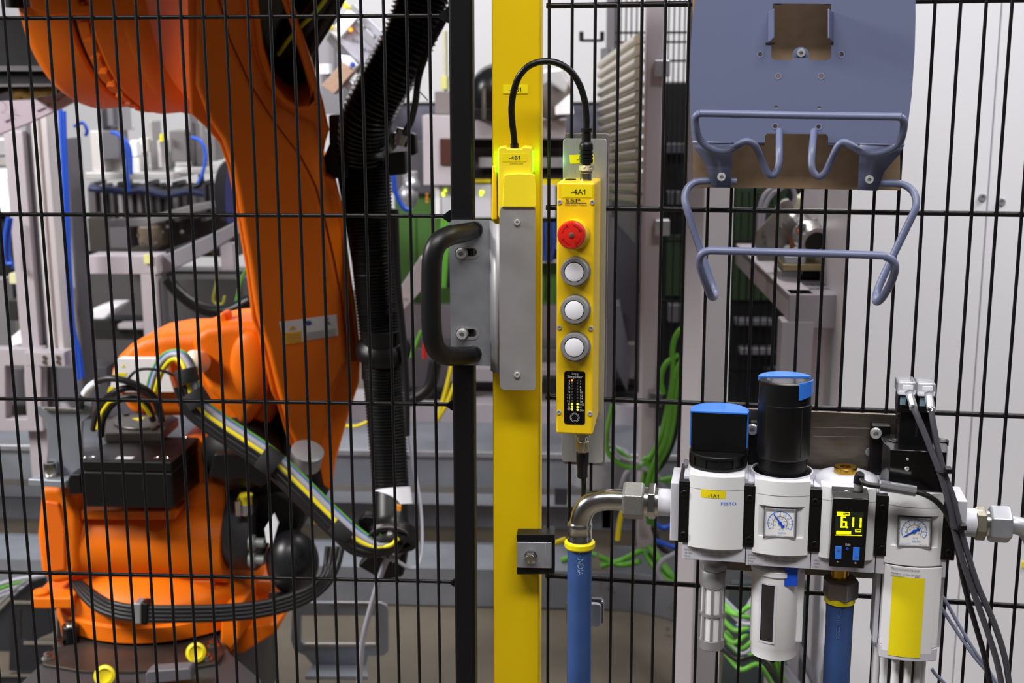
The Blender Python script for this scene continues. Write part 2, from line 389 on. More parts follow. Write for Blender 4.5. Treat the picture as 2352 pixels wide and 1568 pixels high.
for x, y in ((1060, 581), (1062, 766)):
    k = F0.k(x, y, DP); c = F0.p(x, y, DP-.0008)
    part('washer', lathe([(15*k, .0004), (15*k, -.001)], c, (0, 1, 0), 24), m_steel, br)
    part('socket_screw', screw(F0, x, y, DP-.0018, 12.5, .006), m_bolt, br)
for yc in (579.5, 765): part('slot_recess', ext([F0.p(x, y, DP+.0005) for x, y in rr(1046, yc-15, 1101, yc+15, 14.5)], (0, -.0011, 0), [[F0.p(x, y, DP+.0005) for x, y in rr(1050, yc-10.5, 1096, yc+10.5, 10)]]), m_zincdull, br)
# ---- pull handle
hd = thing('grab_bar', 'thick black tubular pull handle beside the lock bracket', 'handle', F0, F0.p(1050, 835, -.05))
k = F0.k(1000, 650, -.06)
hp = px3(F0, [(1091, 528, -.010), (1080, 531, -.018), (1058, 536, -.036), (1030, 542, -.055), (1006, 558, -.066), (993.5, 590, -.070), (991, 650, -.070), (990.5, 720, -.070), (993, 770, -.070), (1001, 799, -.066), (1020, 815, -.056), (1048, 818, -.040), (1075, 816, -.022), (1089, 814, -.010)])
part('grip', tube(hp, lambda t: (23.5-3.5*max(0, abs(t-.5)*2-.55)/.45)*k, 24, 7), m_handle, hd, smooth=60)
for q in ((1089, 528), (1087, 814)): part('end_pad', lathe([(18*k, 0), (20*k, .004)], F0.p(*q, -.017), (0, 1, 0), 24), m_handle, hd, smooth=60)
# ---- safety switch
sw = thing('safety_switch', 'yellow door switch marked -4B1 with green side lights', 'switch', F0, F0.p(1180, 500, -.01))
DS = -.031
part('body', ppx(F0, [(1144, 342), (1146, 338), (1161, 336), (1166, 341.5), (1196, 342), (1202, 336), (1219, 338), (1221.5, 343), (1222, 400), (1224, 505), (1149, 505), (1144, 495)], DS, -.006), m_yplas2, sw, bev=.002, seg=3)
part('actuator', ppx(F0, [(1157, 403), (1162, 400), (1193, 397.5), (1225, 400), (1229, 404), (1231.5, 474), (1228, 476), (1153, 476)], DS-.0055, DS+.001), m_yplas2, sw, bev=.0022, seg=3)
part('side_guard', ppx(F0, [(1130, 380), (1140, 380), (1142, 506), (1128, 506)], -.020, -.006), m_yplas, sw, bev=.002)
part('light_strip', ppx(F0, [(1222, 349), (1224, 349), (1224.5, 395), (1222, 395)], DS+.003, -.0062), m_led_g, sw, label='lit green side light')
part('light_strip', ppx(F0, [(1140.5, 352), (1144, 352), (1144, 395), (1141, 395)], DS+.009, -.0062), m_led_g, sw, label='lit green side light')
part('identification_label', ppx(F0, [(1152, 353), (1209, 353), (1209.5, 371.5), (1152.5, 371.5)], DS-.0003, DS+.001), m_ylab, sw)
part('lettering', [text(F0, '-4B1', 1169, 1194, 366.5, 9, DS-.0004), text(F0, 'Guardlock RFID', 1171, 1202, 377, 3, DS-.0002)], m_ink, sw)
def plight(F, x, y, d, power, col, rad):
    l = bpy.data.lights.new('switch_glow', 'POINT'); l.energy = power; l.color = col; l.shadow_soft_size = rad
    o = bpy.data.objects.new('switch_glow', l); COL.objects.link(o); o.location = F.M @ F.p(x, y, d)
plight(F0, 1229, 368, -.016, .0045, (.3, 1, .05), .002); plight(F0, 1138, 370, -.014, .0028, (.3, 1, .05), .002)
plight(FR, 1281, 370, -.016, .004, (.25, 1, .3), .003)
# ---- cable loop between switch and station
cb = thing('looped_cable', 'black cable arching from the door switch to the control station', 'cable', F0, F0.p(1180, 345, -.02))
kc = F0.k(1260, 200, -.03)
cpth = px3(F0, [(1182, 345, -.02), (1181, 318, -.021), (1177, 285, -.026), (1175, 250, -.032), (1179, 215, -.038), (1190, 180, -.043), (1210, 155, -.046), (1235, 143, -.047), (1262, 141, -.047), (1288, 148, -.047), (1313, 166, -.046), (1332, 196, -.045), (1343, 232, -.0445), (1347, 268, -.0445), (1347, 300, -.0445)])
part('cable', tube(cpth, 7.6*kc, 16, 8), m_rubber, cb, smooth=60)
part('strain_relief', tube(px3(F0, [(1181.5, 329, -.0205), (1182, 345, -.0205)]), 9.7*kc, 20, 2), m_blackpl, cb)
def yax(F, x, y, d): return F.p(x, y, d)
c = F0.p(1347, 298, -.0445); kz = F0.k(1347, 320, -.0445)*1.03
def lz(prof): return [(a*kz, -b*kz) for a, b in prof]
part('connector_body', lathe(lz([(10, -4), (13, -3), (13, 4), (10.5, 6), (10.5, 26), (14.5, 30), (15.5, 34), (15.5, 44), (14, 45), (14, 47), (15.5, 48), (15.5, 53), (14, 54), (14, 56), (15.5, 57), (15.5, 61), (14, 62), (14, 64), (15.5, 65), (15.5, 72), (11, 75), (11, 80)]), c, n=24), m_blackpl, cb)
g = [lathe(lz([(15, 77), (17, 78), (17, 90), (15, 91)]), c, n=40)]
part('knurled_nut', g, mat('knurled_nickel', (196, 186, 160), .25, 1, bump=1., bscale=1200), cb)
part('threaded_socket', lathe(lz([(15, 92), (15, 95), (13.5, 96), (13.5, 116), (19, 117), (19, 122), (18, 123)]), c, n=24), m_steel, cb)
# ================================================================== control station
WF = -.060
stn = thing('control_station', 'tall yellow push button station marked -4A1', 'control box', FR, FR.p(1325, 1000, -.03))
A = FR.p(1277.5, 418, WF); B = FR.p(1366, 418, WF); C = FR.p(1276, 997, WF); x0 = A.x; x1 = FR.p(1364.5, 700, WF).x; zt = A.z; zb = FR.p(1320, 998.5, WF).z
x0 = FR.p(1277.5, 700, WF).x
def station():
    V = []; Fc = []
    for (xx, yy) in ((x0, WF), (x1, WF), (x1+.0004, -.010), (x0, -.010)):
        V += [(xx, yy, zt if yy < -.02 else zt+.0005), (xx, yy, zb if yy < -.02 else zb+.010)]
    for a in range(4): b = (a+1) % 4; Fc.append((2*a, 2*a+1, 2*b+1, 2*b))
    return (V, Fc+[(0, 2, 4, 6), (1, 7, 5, 3)])
part('housing', station(), m_yplas, stn, bev=.0028, seg=3)
part('identification_label', ppx(FR, [(1290, 427), (1360, 427), (1360, 454), (1290, 454)], WF-.0003, WF+.001), m_ylab, stn)
part('lettering', [text(FR, '-4A1', 1311, 1344.5, 446, 12, WF-.0004), text(FR, 'SSP', 1299, 1333, 463.5, 7.5, WF-.0002), text(FR, 'Safety System Products', 1298, 1348, 471.5, 4.5, WF-.0002), ppx(FR, [(1299, 465), (1347, 465.3), (1347, 466.8), (1299, 466.5)], WF-.0003, WF+.0003)], m_ink, stn)
for x, y in ((1286, 463.5), (1360.5, 464), (1285, 751.5), (1357.5, 753.5), (1284, 946), (1355.5, 949)):
    part('screw', screw(FR, x, y, WF+.0004, 5.6, .0016), m_bolt, stn)
k = FR.k(1320, 540, WF); c = FR.p(1322, 537, WF)
part('stop_collar', lathe([(35*k, 0), (34*k, -.004), (26*k, -.010)], c, (0, 1, 0), 36), m_yplas, stn)
c = FR.p(1313, 539, WF-.026); k = FR.k(1313, 539, WF-.026)
part('stop_button', lathe([(20*k, .018), (22*k, .008), (30*k, .006), (32.5*k, .003), (32.5*k, -.003), (29*k, -.0055), (15*k, -.0065), (1*k, -.0066)], c, (0, 1, 0), 40), m_red, stn, smooth=50, label='red mushroom stop button')
ci = FR.p(1313, 540, WF-.0328)
part('button_pin', lathe([(6*k, .0005), (6*k, -.0006), (4.5*k, -.001)], ci, (0, 1, 0), 20), mat('grey_pin', (96, 70, 62), .4), stn)
g = []
for a in range(0, 360, 90): g += [arc(FR, 1313, 539.5, 22, 1.6, a+10, a+62, WF-.0324, 8), tick(FR, 1313, 539.5, 18, 26, 3.5, a+62, WF-.0324)]
part('turn_arrows', g, m_redd, stn)
for y in (624, 711.5, 796.5):
    k = FR.k(1320, y, WF-.008); c = FR.p(1323, y-1.5, WF); c2 = FR.p(1319.5, y, WF-.010)
    bt = part('push_button', lathe([(35*k, 0), (35*k, -.005), (32*k, -.0085)], c, (0, 1, 0), 40), mat('grey_collar', (120, 118, 122), .35, .5), stn, smooth=50)
    part('bezel', lathe([(32*k, .005), (32.5*k, 0), (30.5*k, -.0022), (24*k, -.0026), (23*k, -.0012), (1*k, -.0012)], c2, (0, 1, 0), 40), m_silver, bt, smooth=50)
    part('lens', lathe([(21.5*k, -.0008), (21.5*k, -.0028), (18*k, -.0034), (1*k, -.0037)], c2, (0, 1, 0), 36), m_lens, bt, smooth=50)
    part('lens_groove', arc(FR, 1319.5, y, 22.2, 1.3, 0, 360, WF-.0117, 36), m_ink, bt)
part('display_window', rpx(FR, 1296, 851.5, 1343.5, 975, 6, WF-.0007, WF+.001), m_gloss, stn, label='black status window with LED rows')
g = [text(FR, 'Safety', 1313, 1329, 859.5, 4.5, WF-.0008), text(FR, 'Simplifier', 1303.5, 1338, 867.5, 6.5, WF-.0008)]
rows = [873.5+6.72*i for i in range(11)]
for i in range(8):
    a, b = str(2*i+1), str(2*i+2)
    g += [text(FR, a, 1309-len(a)*3.2, 1309.2, rows[i]+2.6, 4.8, WF-.0008), text(FR, b, 1332, 1332+len(b)*3.2, rows[i]+3.2, 4.8, WF-.0008)]
for i, (a, b) in enumerate((('N', 'I/O'), ('U', 'M'), ('', 'CAN'))):
    if a: g.append(text(FR, a, 1305.5, 1309.2, rows[8+i]+2.6, 4.8, WF-.0008))
    g.append(text(FR, b, 1331.5, 1331.5+len(b)*3.2+.6, rows[8+i]+3.4, 4.8, WF-.0008))
g += [arc(FR, 1307.4, rows[10]+3, q, .8, -45, 45, WF-.0008, 6) for q in (2, 4, 6)]
g += [arc(FR, 1320, 958.5, 10.5, .8, 0, 360, WF-.0008), arc(FR, 1320, 958.5, 8, .6, 0, 360, WF-.0008)]
part('lettering', g, mat('pale_print', (190, 190, 196), .5), stn)
for i in range(11):
    for x, off in ((1313.8, 0), (1326.5, .7)):
        m = m_ledoff
        if i >= 8: m = m_led_y
        if i == 0 and x < 1320: m = m_led_r
        k = FR.k(x, rows[i], WF); part('indicator_light', lathe([(2.3*k, .0004), (2.3*k, -.0002), (1.2*k, -.0005)], FR.p(x, rows[i]-.4+off, WF-.0007), (0, 1, 0), 10), m, stn)
part('blanking_plug', lathe([(12.5*k, 0), (12.5*k, .0012)], (FR.p(1309, 416, -.04).x, -.035, zt), n=24), m_blackpl, stn)
# mounting plates
mp = thing('mounting_plate', 'pale aluminium plate behind the control station', 'plate', FR, FR.p(1330, 1070, -.006))
part('front_plate', rpx(FR, 1293, 318, 1385, 1064, 8, -.0095, -.0065), m_alu, mp, bev=.0004)
part('back_plate', rpx(FR, 1298, 306.5, 1389.5, 1070, 5, .003, .006), mat('grey_steel_backing', (140, 134, 130), .4, .6), mp, bev=.0004)
part('identification_label', ppx(FR, [(1308, 356), (1363.5, 354), (1364.5, 374), (1309.5, 376)], -.0098, -.0092), m_ylab, mp, label='yellow sticker half hidden behind the connector')
part('lettering', text(FR, '-4A1', 1325, 1350, 369, 9, -.0099), m_ink, mp)
# lower connector
lc = thing('sensor_cable', 'black cable plugged into the underside of the control station', 'cable', FR, FR.p(1340, 1120, -.03))
c = FR.p(1338.5, 1000, -.033); kz = FR.k(1338, 1030, -.033)*1.03
part('threaded_socket', lathe(lz([(16, -2), (16, 1), (12, 2), (12, 12)]), c, n=24), m_steel, lc)
part('knurled_nut', lathe(lz([(12.5, 11), (15.5, 13), (15.5, 30), (13, 36), (13, 37)]), c, n=36), mat('ribbed_nickel', (186, 176, 152), .28, 1, bump=1, bscale=900, aniso=(1, 1, .05)), lc)
part('connector_body', lathe(lz([(13.5, 37), (14.5, 40), (14, 60), (12, 72), (11.5, 85), (12, 95), (10, 98)]), c, n=24), m_blackpl, lc)
part('cable', tube(px3(FR, [(1341, 1090, -.033), (1341, 1120, -.032), (1340, 1150, -.018), (1339, 1250, .01), (1337, 1400, .012), (1335, 1620, .012)]), 5.7*kz, 12, 6), m_rubber, lc, smooth=60)
# clamp block behind blue hose
cbk = thing('cable_block', 'small grey clamp block behind the left blue hose', 'clamp', FR, FR.p(1342, 1440, .02))
part('clamp_body', rpx(FR, 1299, 1382, 1380, 1440, 9, .012, .018), m_galv, cbk, bev=.001)
part('back_shell', rpx(FR, 1303, 1371, 1386, 1434, 9, .022, .028), m_framed, cbk, bev=.001)
part('screw', screw(FR, 1383, 1381, .020, 3, .003), m_bolt, cbk)
# ================================================================== slate-blue pendant holder
bh = thing('pendant_holder', 'slate blue painted steel pendant holder with hook rods', 'holder', FR, FR.p(1840, 430, -.03))
WB = -.044
outer = [(1612, -150), (1601, -60), (1596.5, 0), (1589, 60), (1585, 130), (1583.5, 190), (1584.5, 250), (1588, 310), (1592, 326), (1757, 326), (1757, 313), (1761, 307), (1897, 308), (1902, 314), (1902, 326), (2076, 332), (2083, 305), (2094, 220), (2101, 120), (2103, 40), (2102, -60), (2098, -150)]
win = [(1775, 8), (1909, 9), (1909, 128), (1907, 134), (1900, 138), (1858.5, 138), (1858.5, 133), (1819.5, 133), (1819.5, 138), (1779, 138), (1773, 134), (1771, 128)]
hs = [win]
for x, y in ((1746, 125), (1933, 125), (1787, 175), (1886, 175), (1783, 247), (1882, 248), (1780.5, 290), (1880, 291)):
    hs.append([(x+4.5*math.cos(t*math.pi/7), y+4.5*math.sin(t*math.pi/7)) for t in range(14)])
part('back_plate', ppx(FR, outer, WB, WB+.003, hs), m_blue, bh, smooth=20)
m_csk = mat('light_slate_paint', (120, 126, 160), .4)
for x, y in ((1746, 125), (1933, 125), (1787, 175), (1886, 175), (1780.5, 290), (1880, 291)): part('countersink', arc(FR, x, y, 6.6, 2.6, 0, 360, WB-.0003, 16), m_csk, bh)
part('bolt', screw(FR, 1783, 245, WB+.002, 6, .001), m_bolt, bh); part('bolt', screw(FR, 1882, 246, WB+.002, 6, .001), m_bolt, bh)
for a, b, e in ((1764, 1772, 1), (1915, 1909, -1)):
    part('side_flange', ext([FR.p(a, 26, WB), FR.p(a+e*3, 26, WB-.006), FR.p(b+e*4, 20, WB-.020), FR.p(b+e*4, 88, WB-.020), FR.p(a+e*3, 96, WB-.006), FR.p(a, 96, WB)], (e*.0015, .0015, 0)), m_blue, bh, bev=.0008)
    part('flange_slot', rpx(FR, a-3*e-3, 98, b+5*e+3, 102.5, 2, WB-.0004, WB), m_ink, bh)
part('tab_hook', [rpx(FR, 1778, 2, 1797, 10, 4, -.03, -.02), rpx(FR, 1893, 2, 1911, 10, 4, -.03, -.02)], m_blued, bh)
part('mounting_tab', ppx(FR, ellpx(1839.5, 127, 19.5, 19.5, 14, 180, 360)+[(1859, 136), (1820, 136)], -.026, -.023), m_blued, bh)
part('bolt', screw(FR, 1840, 122, -.026, 10, .004), m_bolt, bh)
# flanges bending back to the fence, and bolted straps
def flange(pts): return ([tuple(FR.p(*q)) for q in pts], [tuple(range(len(pts)))])
sheet('lower_flange', [flange([(1592, 326, WB), (1757, 326, WB), (1757, 331, WB+.012), (1596, 331, WB+.012)]), flange([(1902, 326, WB), (2076, 332, WB), (2070, 340, WB+.012), (1902, 334, WB+.012)])], m_blue, bh, .0025)
sheet('strap', quadstrip(FR, [[(1590, 322, WB+.001), (1681, 326, WB+.001)], [(1597, 342, -.040), (1681, 345, -.040)], [(1618, 372, -.030), (1681, 374, -.030)], [(1624, 386, -.026), (1680, 388, -.026)], [(1635, 429, -.026), (1679, 431, -.026)]]), m_blue, bh, .003)
sheet('strap', quadstrip(FR, [[(1975, 328, WB+.001), (2078, 330, WB+.001)], [(1974, 350, -.040), (2068, 350, -.040)], [(1973, 375, -.030), (2043, 378, -.030)], [(1972.5, 390, -.026), (2031, 392, -.026)], [(1970.5, 436, -.026), (2014.5, 438, -.026)]]), m_blue, bh, .003)
part('bolt', screw(FR, 1657.5, 406, -.0275, 10, .004), m_bolt, bh); part('bolt', screw(FR, 1996.5, 412, -.0275, 10, .004), m_bolt, bh)
k = FR.k(1840, 300, -.09)
basket = [(1790, 300, WB+.002), (1790, 340, -.062), (1789, 375, -.068), (1783, 396, -.072), (1773, 403, -.074), (1763, 397, -.076), (1752, 375, -.078), (1740, 345, -.080), (1730, 331, -.082), (1714, 325, -.083), (1696, 333, -.084), (1675, 345, -.085), (1652, 347, -.087), (1626, 338, -.090), (1607, 320, -.094), (1600, 300, -.099), (1597, 275, -.104), (1599, 266, -.106), (1608, 261, -.107), (1630, 260.5, -.107), (1845, 265, -.107), (2050, 268, -.107), (2066, 269, -.107), (2075, 276, -.105), (2076, 290, -.102), (2071, 315, -.097), (2060, 333, -.092), (2035, 347, -.088), (2008, 353, -.086), (1985, 350, -.085), (1962, 338, -.084), (1943, 328, -.083), (1932, 329, -.082), (1922, 340, -.080), (1908, 370, -.078), (1896, 395, -.076), (1882, 405, -.074), (1869, 396, -.072), (1864, 375, -.068), (1866, 340, -.062), (1870, 300, WB+.002)]
part('basket_rod', tube(px3(FR, basket), 8.6*k, 14, 5), m_blue, bh, smooth=60)
k = FR.k(1840, 500, -.06)
hook = [(1692, 416, -.0195), (1660, 416, -.0195), (1620, 415, -.0195), (1595, 419, -.021), (1578, 435, -.024), (1572.5, 458, -.029), (1580, 487, -.033), (1604, 560, -.036), (1628, 630, -.040), (1640, 665, -.045), (1641, 680, -.055), (1634, 681, -.070), (1625, 662, -.085), (1609, 617, -.098), (1606, 598, -.102), (1612, 583, -.105), (1628, 576, -.106), (1660, 576, -.106), (1850, 581, -.106), (2010, 586, -.106), (2036, 590, -.106), (2053, 602, -.104), (2055, 622, -.100), (2046, 650, -.090), (2027, 683, -.073), (2014, 693, -.058), (2012, 682, -.047), (2020, 655, -.041), (2052, 585, -.037), (2086, 515, -.034), (2102, 480, -.032), (2104, 458, -.028), (2096, 438, -.023), (2078, 425, -.020), (2055, 421, -.0195), (2010, 421, -.0195)]
part('hook_rod', tube(px3(FR, hook), 9.0*k, 14, 5), m_blue, bh, smooth=60)
bp = solo('backing_sheet', [ppx(FR, [(1590, -140), (2062, -140), (2068, 437), (1593, 430)], -.010, -.006)], m_brown, FR, 'brown steel sheet behind the blue pendant holder', 'sheet', bev=.0005)
# ================================================================== compressed-air service unit on the right panel
AX = -.057; FD = -.088
def X(x, y=1180, d=FD): return FR.p(x, y, d).x
def Z(x, y, d=FD-.006): return FR.p(x, y, d).z
def front(xl, xr, zb, zt, bulge=.006, back=-.05, f=FD, n=12):
    def w(u): t = (u-xl)/(xr-xl)*2-1; return f-bulge*(1-t*t)
    P = [(xl+(xr-xl)*i/n, w(xl+(xr-xl)*i/n)) for i in range(n+1)]+[(xr, back), (xl, back)]
    return zpoly(P, zb, zt), w
def module(name, label, xl, xr, yt, yb, xj0, xj1, strip, cat='air valve', notch=None):
    xc = (X(xl)+X(xr))/2; pc = (xl+xr)/2
    zt = Z(pc, yt); zb = Z(pc, yb)
    t = thing(name, label, cat, FR, (xc, AX, zb), 'modules of the air service unit')
    g, w = front(X(xl), X(xr), zb, zt)
    if notch:
        nx0, nx1, ny0, ny1 = notch; na, nb = X(nx0), X(nx1); n0, n1 = Z(pc, ny1), Z(pc, ny0)
        g1, _ = front(X(xl), X(xr), zb, n0); g3, _ = front(X(xl), X(xr), n1, zt); a_, b_ = X(xl), X(xr); NF = FD-.0005
        P = [(a_+(na-a_)*i/3, w(a_+(na-a_)*i/3)) for i in range(4)]+[(na+.004, NF), (nb-.004, NF)]+[(nb+(b_-nb)*i/3, w(nb+(b_-nb)*i/3)) for i in range(4)]+[(b_, -.05), (a_, -.05)]
        part('front_cover', [g1, zpoly(P, n0, n1), g3], m_white, t, smooth=25)
    else: part('front_cover', g, m_white, t, bev=.0012)
    s, _ = front(X(xl)+.0005, X(xr)-.0005, zt-.0142, zt-.0139, f=FD-.00025); part('cover_seam', s, m_framed, t)
    bx0, bx1 = X(xj0, 1250, -.084), X(xj1, 1250, -.084)
    part('body', [box((bx0, -.082, Z(pc, strip[1], -.084)), (bx1, -.024, zt-.004))], m_grey, t, bev=.001)
    part('type_plate', box((bx0+.0003, -.0865, Z(pc, strip[1], -.0865)), (bx1-.0003, -.08, Z(pc, strip[0], -.0865)+.012)), m_grey, t, bev=.0003)
    return t, xc, zt, zb, w
def joiner(x0, x1, y0, y1):
    j = thing('module_clamp', 'black clamp strip %s' % JL.pop(0), 'clamp', FR, FR.p((x0+x1)/2, y1, -.07), 'clamps joining the air unit modules')
    part('clamp_strip', bpx(FR, x0, y0, x1, y1, -.0885, -.03), m_blackpl, j, bev=.0012)
    for y in (y0+30, y1-19):
        part('screw', screw(FR, (x0+x1)/2+(1 if y < 1200 else -1), y, -.0884, 8.5, .0012), m_blackpl, j)
JL = ['left of the shut-off valve', 'between shut-off valve and regulator', 'between regulator and pressure display', 'left of the soft-start valve', 'right of the soft-start valve']
# backplate
bk = thing('unit_backplate', 'scratched steel mounting plate behind the air service unit', 'plate', FR, FR.p(1850, 1330, -.01))
part('plate', rpx(FR, 1660, 936, 2050, 1332, 12, -.014, -.010), m_steeld, bk, bev=.0006)
for x, y in ((1728, 984), (2011, 993), (1780, 1300)): 
    part('bolt', screw(FR, x, y, -.030, 13, .006), m_bolt, bk)
part('screw', screw(FR, 1997, 1037, -.015, 10, .001), m_galv, bk)
for q in ((1722, 968, 1745, 1110), (2002, 976, 2040, 1100)): part('hanger', bpx(FR, *q, -.029, -.014), m_blackpl, bk, bev=.0015)
part('scratches', [ppx(FR, [(x, y), (x+L, y+2), (x+L, y+2.8), (x, y+.8)], -.0143, -.0139) for x, y, L in ((1868, 981, 130), (1868, 1001, 120))], m_zinc, bk)
# ---- end blocks
for nm, lb, xa, xb, ya, yb, dd in (('end_block', 'grey end block at the left end of the air unit', 1541, 1565, 1108, 1243, -.078), ('end_block', 'grey end block at the right end of the air unit', 2178, 2214, 1149, 1276, -.072)):
    e = thing(nm, lb, 'block', FR, FR.p(xa, yb, dd)); part('block', bpx(FR, xa, ya, xb, yb, dd, -.026), m_grey, e, bev=.001)
    if xa < 1600:
        part('latch', bpx(FR, 1570, 1066, 1580, 1076, -.06, -.04), m_framed, e, bev=.001)
        part('port_stub', lathe([(.0138, 0), (.0138, .022)], FR.p(1506, 1152, AX), (1, 0, 0), 32), m_grey, e)
    else:
        part('port_stub', lathe([(.0138, 0), (.0138, .02)], FR.p(2204, 1198, AX), (1, 0, 0), 32), m_grey, e)
# ---- module 1
t, xc, zt, zb, w = module('shut_off_valve', 'white shut-off valve with square-faced black knob under a blue cap', 1581, 1709, 1094, 1264, 1567, 1713, (1262, 1288))
R = .0285
part('neck', lathe([(R+.0015, -.008), (R+.0015, -.003), (R, .001)], (xc, AX, zt), n=40), m_grey, t)
kn = part('knob_base', [lathe([(R-.0005, 0), (R, .002), (R, .004), (R-.0012, .0042), (R-.0012, .0125), (R, .0127), (R, .015), (R-.001, .016)], (xc, AX, zt), n=40)], m_blackpl, t, label='black slotted knob base')
g = []
for a in range(0, 360, 30):
    b = math.radians(a+4); c0 = Vector((xc+math.cos(b)*R, AX+math.sin(b)*R, zt+.0083)); u = Vector((-math.sin(b), math.cos(b), 0)); g.append(ext([c0-u*.0011-Vector((0, 0, .0045)), c0+u*.0011-Vector((0, 0, .0045)), c0+u*.0011+Vector((0, 0, .0045)), c0-u*.0011+Vector((0, 0, .0045))], Vector((-math.cos(b), -math.sin(b), 0))*.002))
part('ribs', g, m_blackpl, kn)
zk0 = zt+.016; zk1 = Z(1650, 950, AX-.008)
def seg(R, ch, n=30, cx=None, rot=0):
    P = []; a0 = math.asin(ch/R)
    for i in range(n+1):
        a = -a0+(math.pi+2*a0)*i/n+rot; P.append((xc+R*math.cos(a), AX+R*math.sin(a)))
    return P
part('knob', zpoly(seg(R-.0012, .0075), zk0, zk1), m_blackpl, t, bev=.0008, label='flat-faced black knob')
part('cap', [zpoly(seg(R, .0080), zk1, zk1+.0022), zpoly(seg(R, .0035), zk0+.004, zk1+.001)], m_fblue, t, bev=.0005, label='bright blue cap and side bands')
def onw(w): return lambda x: w(x)
part('identification_label', ([(X(a, 1130), w(X(a, 1130))-.0002, Z(1640, b)) for b in (1125, 1144) for a in [1610+i*7.1 for i in range(9)]], [(i, i+1, i+10, i+9) for i in range(8)]), m_ylab, t, label='yellow sticker reading -1A1')
part('lettering', text(FR, '-1A1', 1626, 1651, 1141, 7.5, FD-.006, warp=lambda x: w(x)-.0003), m_ink, t)
part('lettering', text(FR, 'FESTO', 1656, 1691, 1159.5, 7, FD-.006, warp=lambda x: w(x)-.0001), m_fblue, t)
def smallprint(t, x, y, code, more, d=-.0865, xr=None):
    g = [text(FR, s, x, x+L, y+i*7+4, h, d-.0001) for i, (s, L, h) in enumerate(code)]
    g += [text(FR, s, x+38, x+38+L, y+9+i*7, 3.6, d-.0001) for i, (s, L) in enumerate(more)]
    part('lettering', g, m_inkg, t)
smallprint(t, 1573, 1259, (('MS6-EM1', 30, 4), ('541268', 16, 4), ('P443', 11, 3.6), ('KD22F5PXVDV', 32, 3.6)), (('p1 max: 18bar / 270psi / 1.8MPa', 68), ('T max: +60°C / +140°F', 48)))
# silencer below
sl_ = thing('silencer', 'grey metal silencer with white slots below the shut-off valve', 'silencer', FR, FR.p(1637, 1500, AX))
cS = FR.p(1639, 1292, AX); zS = Z(1637, 1497, AX-.012)-cS.z
def slotcyl():
    R = .0127; n = 40; g = [lathe([(R-.001, -.008), (R, -.009), (R, -.022)], cS, n=n)]
    return g
k = .000428
part('hex_neck', hexnut(cS+Vector((0, 0, -.0065)), .0135, .0065, (0, 0, 1), .3), m_zincdull, sl_)
part('filter_insert', lathe([(.0112, -.02), (.0112, zS+.006)], cS, n=30), m_white, sl_)
R1 = .0127
def cyl_band(za, zb_, a0, a1, n=6, thick=.0016):
    V = []; Fc = []
    for i in range(n+1):
        a = a0+(a1-a0)*i/n
        for rr_ in (R1, R1-thick):
            for z in (za, zb_): V.append((cS.x+rr_*math.sin(a), cS.y-rr_*math.cos(a), cS.z+z))
    for i in range(n):
        b = 4*i; Fc += [(b, b+1, b+5, b+4), (b+2, b+6, b+7, b+3), (b+1, b+3, b+7, b+5), (b, b+4, b+6, b+2)]
    Fc += [(0, 2, 3, 1), (4*n, 4*n+1, 4*n+3, 4*n+2)]; return (V, Fc)
H = -zS; g = [lathe([(R1-.0012, -.0065), (R1, -.008), (R1, -.0235), (R1-.0014, -.0245)], cS, n=40), lathe([(R1-.0014, -.051), (R1, -.0515), (R1, -.0545), (R1-.0014, -.055)], cS, n=40), lathe([(R1-.0014, -.080), (R1, -.081), (R1, zS+.001), (R1-.001, zS)], cS, n=40)]
for i in range(8):
    a = math.radians(-22+45*i)
    for za, zb_ in ((-.0245, -.051), (-.055, -.080)):
        g.append(cyl_band(za, zb_, a+math.radians(16), a+math.radians(29), 3))
        for s_, e_ in ((za, -1), (zb_, 1)): pass
part('slotted_sleeve', g, m_zincdull, sl_, smooth=40)
# ---- module 2
t, xc, zt, zb, w = module('pressure_regulator', 'white pressure regulator with tall round black knob and dial gauge', 1731, 1859, 1107, 1276, 1713.5, 1863, (1270, 1302), notch=(1742, 1848, 1164, 1236))
part('neck', lathe([(.0302, -.012), (.0302, .0015), (.0288, .0015), (.0285, -.002)], (xc, AX, zt), n=44), m_grey, t)
part('knob_seat', lathe([(.0283, -.004), (.0275, .0005), (.025, .001)], (xc, AX, zt), n=44), m_gloss, t)
zk1 = Z(1808, 884, AX-.025); KR = .0258
kb = part('knob', [lathe([(.0235, 0), (.0235, .016)], (xc, AX, zt), n=44), lathe([(KR-.001, .016), (KR, .018), (KR, .07), (KR-.0006, .0705), (KR-.0006, zk1-zt-.001), (KR-.002, zk1-zt)], (xc, AX, zt), n=44)], m_blackpl, t, smooth=40, label='tall round black knob')
g = []
for z in range(14): g.append(lathe([(.0238, .002+z*.001), (.0238, .0024+z*.001)], (xc, AX, zt), n=40))
part('ribs', g, m_blackpl, kb)
g = []
for px_ in (-.66, .62):
    a = math.asin(px_); c0 = Vector((xc+math.sin(a)*KR, AX-math.cos(a)*KR, 0)); g.append(box((c0.x-.0006, c0.y-.0002, zt+.02), (c0.x+.0006, c0.y+.001, zt+.068)))
part('grooves', g, m_ink, kb)
P = seg(KR+.0006, -.006, rot=.12)
part('cap', [zpoly(P, zk1-.0035, zk1+.0018)], m_fblue, t, bev=.0005, label='bright blue crescent cap')
g = []
for i in range(6):
    a0, a1 = math.radians(-62+i*9), math.radians(-62+(i+1)*9); V = []
    for a in (a0, a1):
        for rr_ in (KR-.0002, KR+.0009):
            for z in (zk1-.015+i*.0006, zk1+.0016): V.append((xc+rr_*math.cos(a), AX+rr_*math.sin(a), z))
    g.append((V, [(0, 1, 3, 2), (4, 6, 7, 5), (0, 4, 5, 1), (2, 3, 7, 6), (1, 5, 7, 3), (0, 2, 6, 4)]))
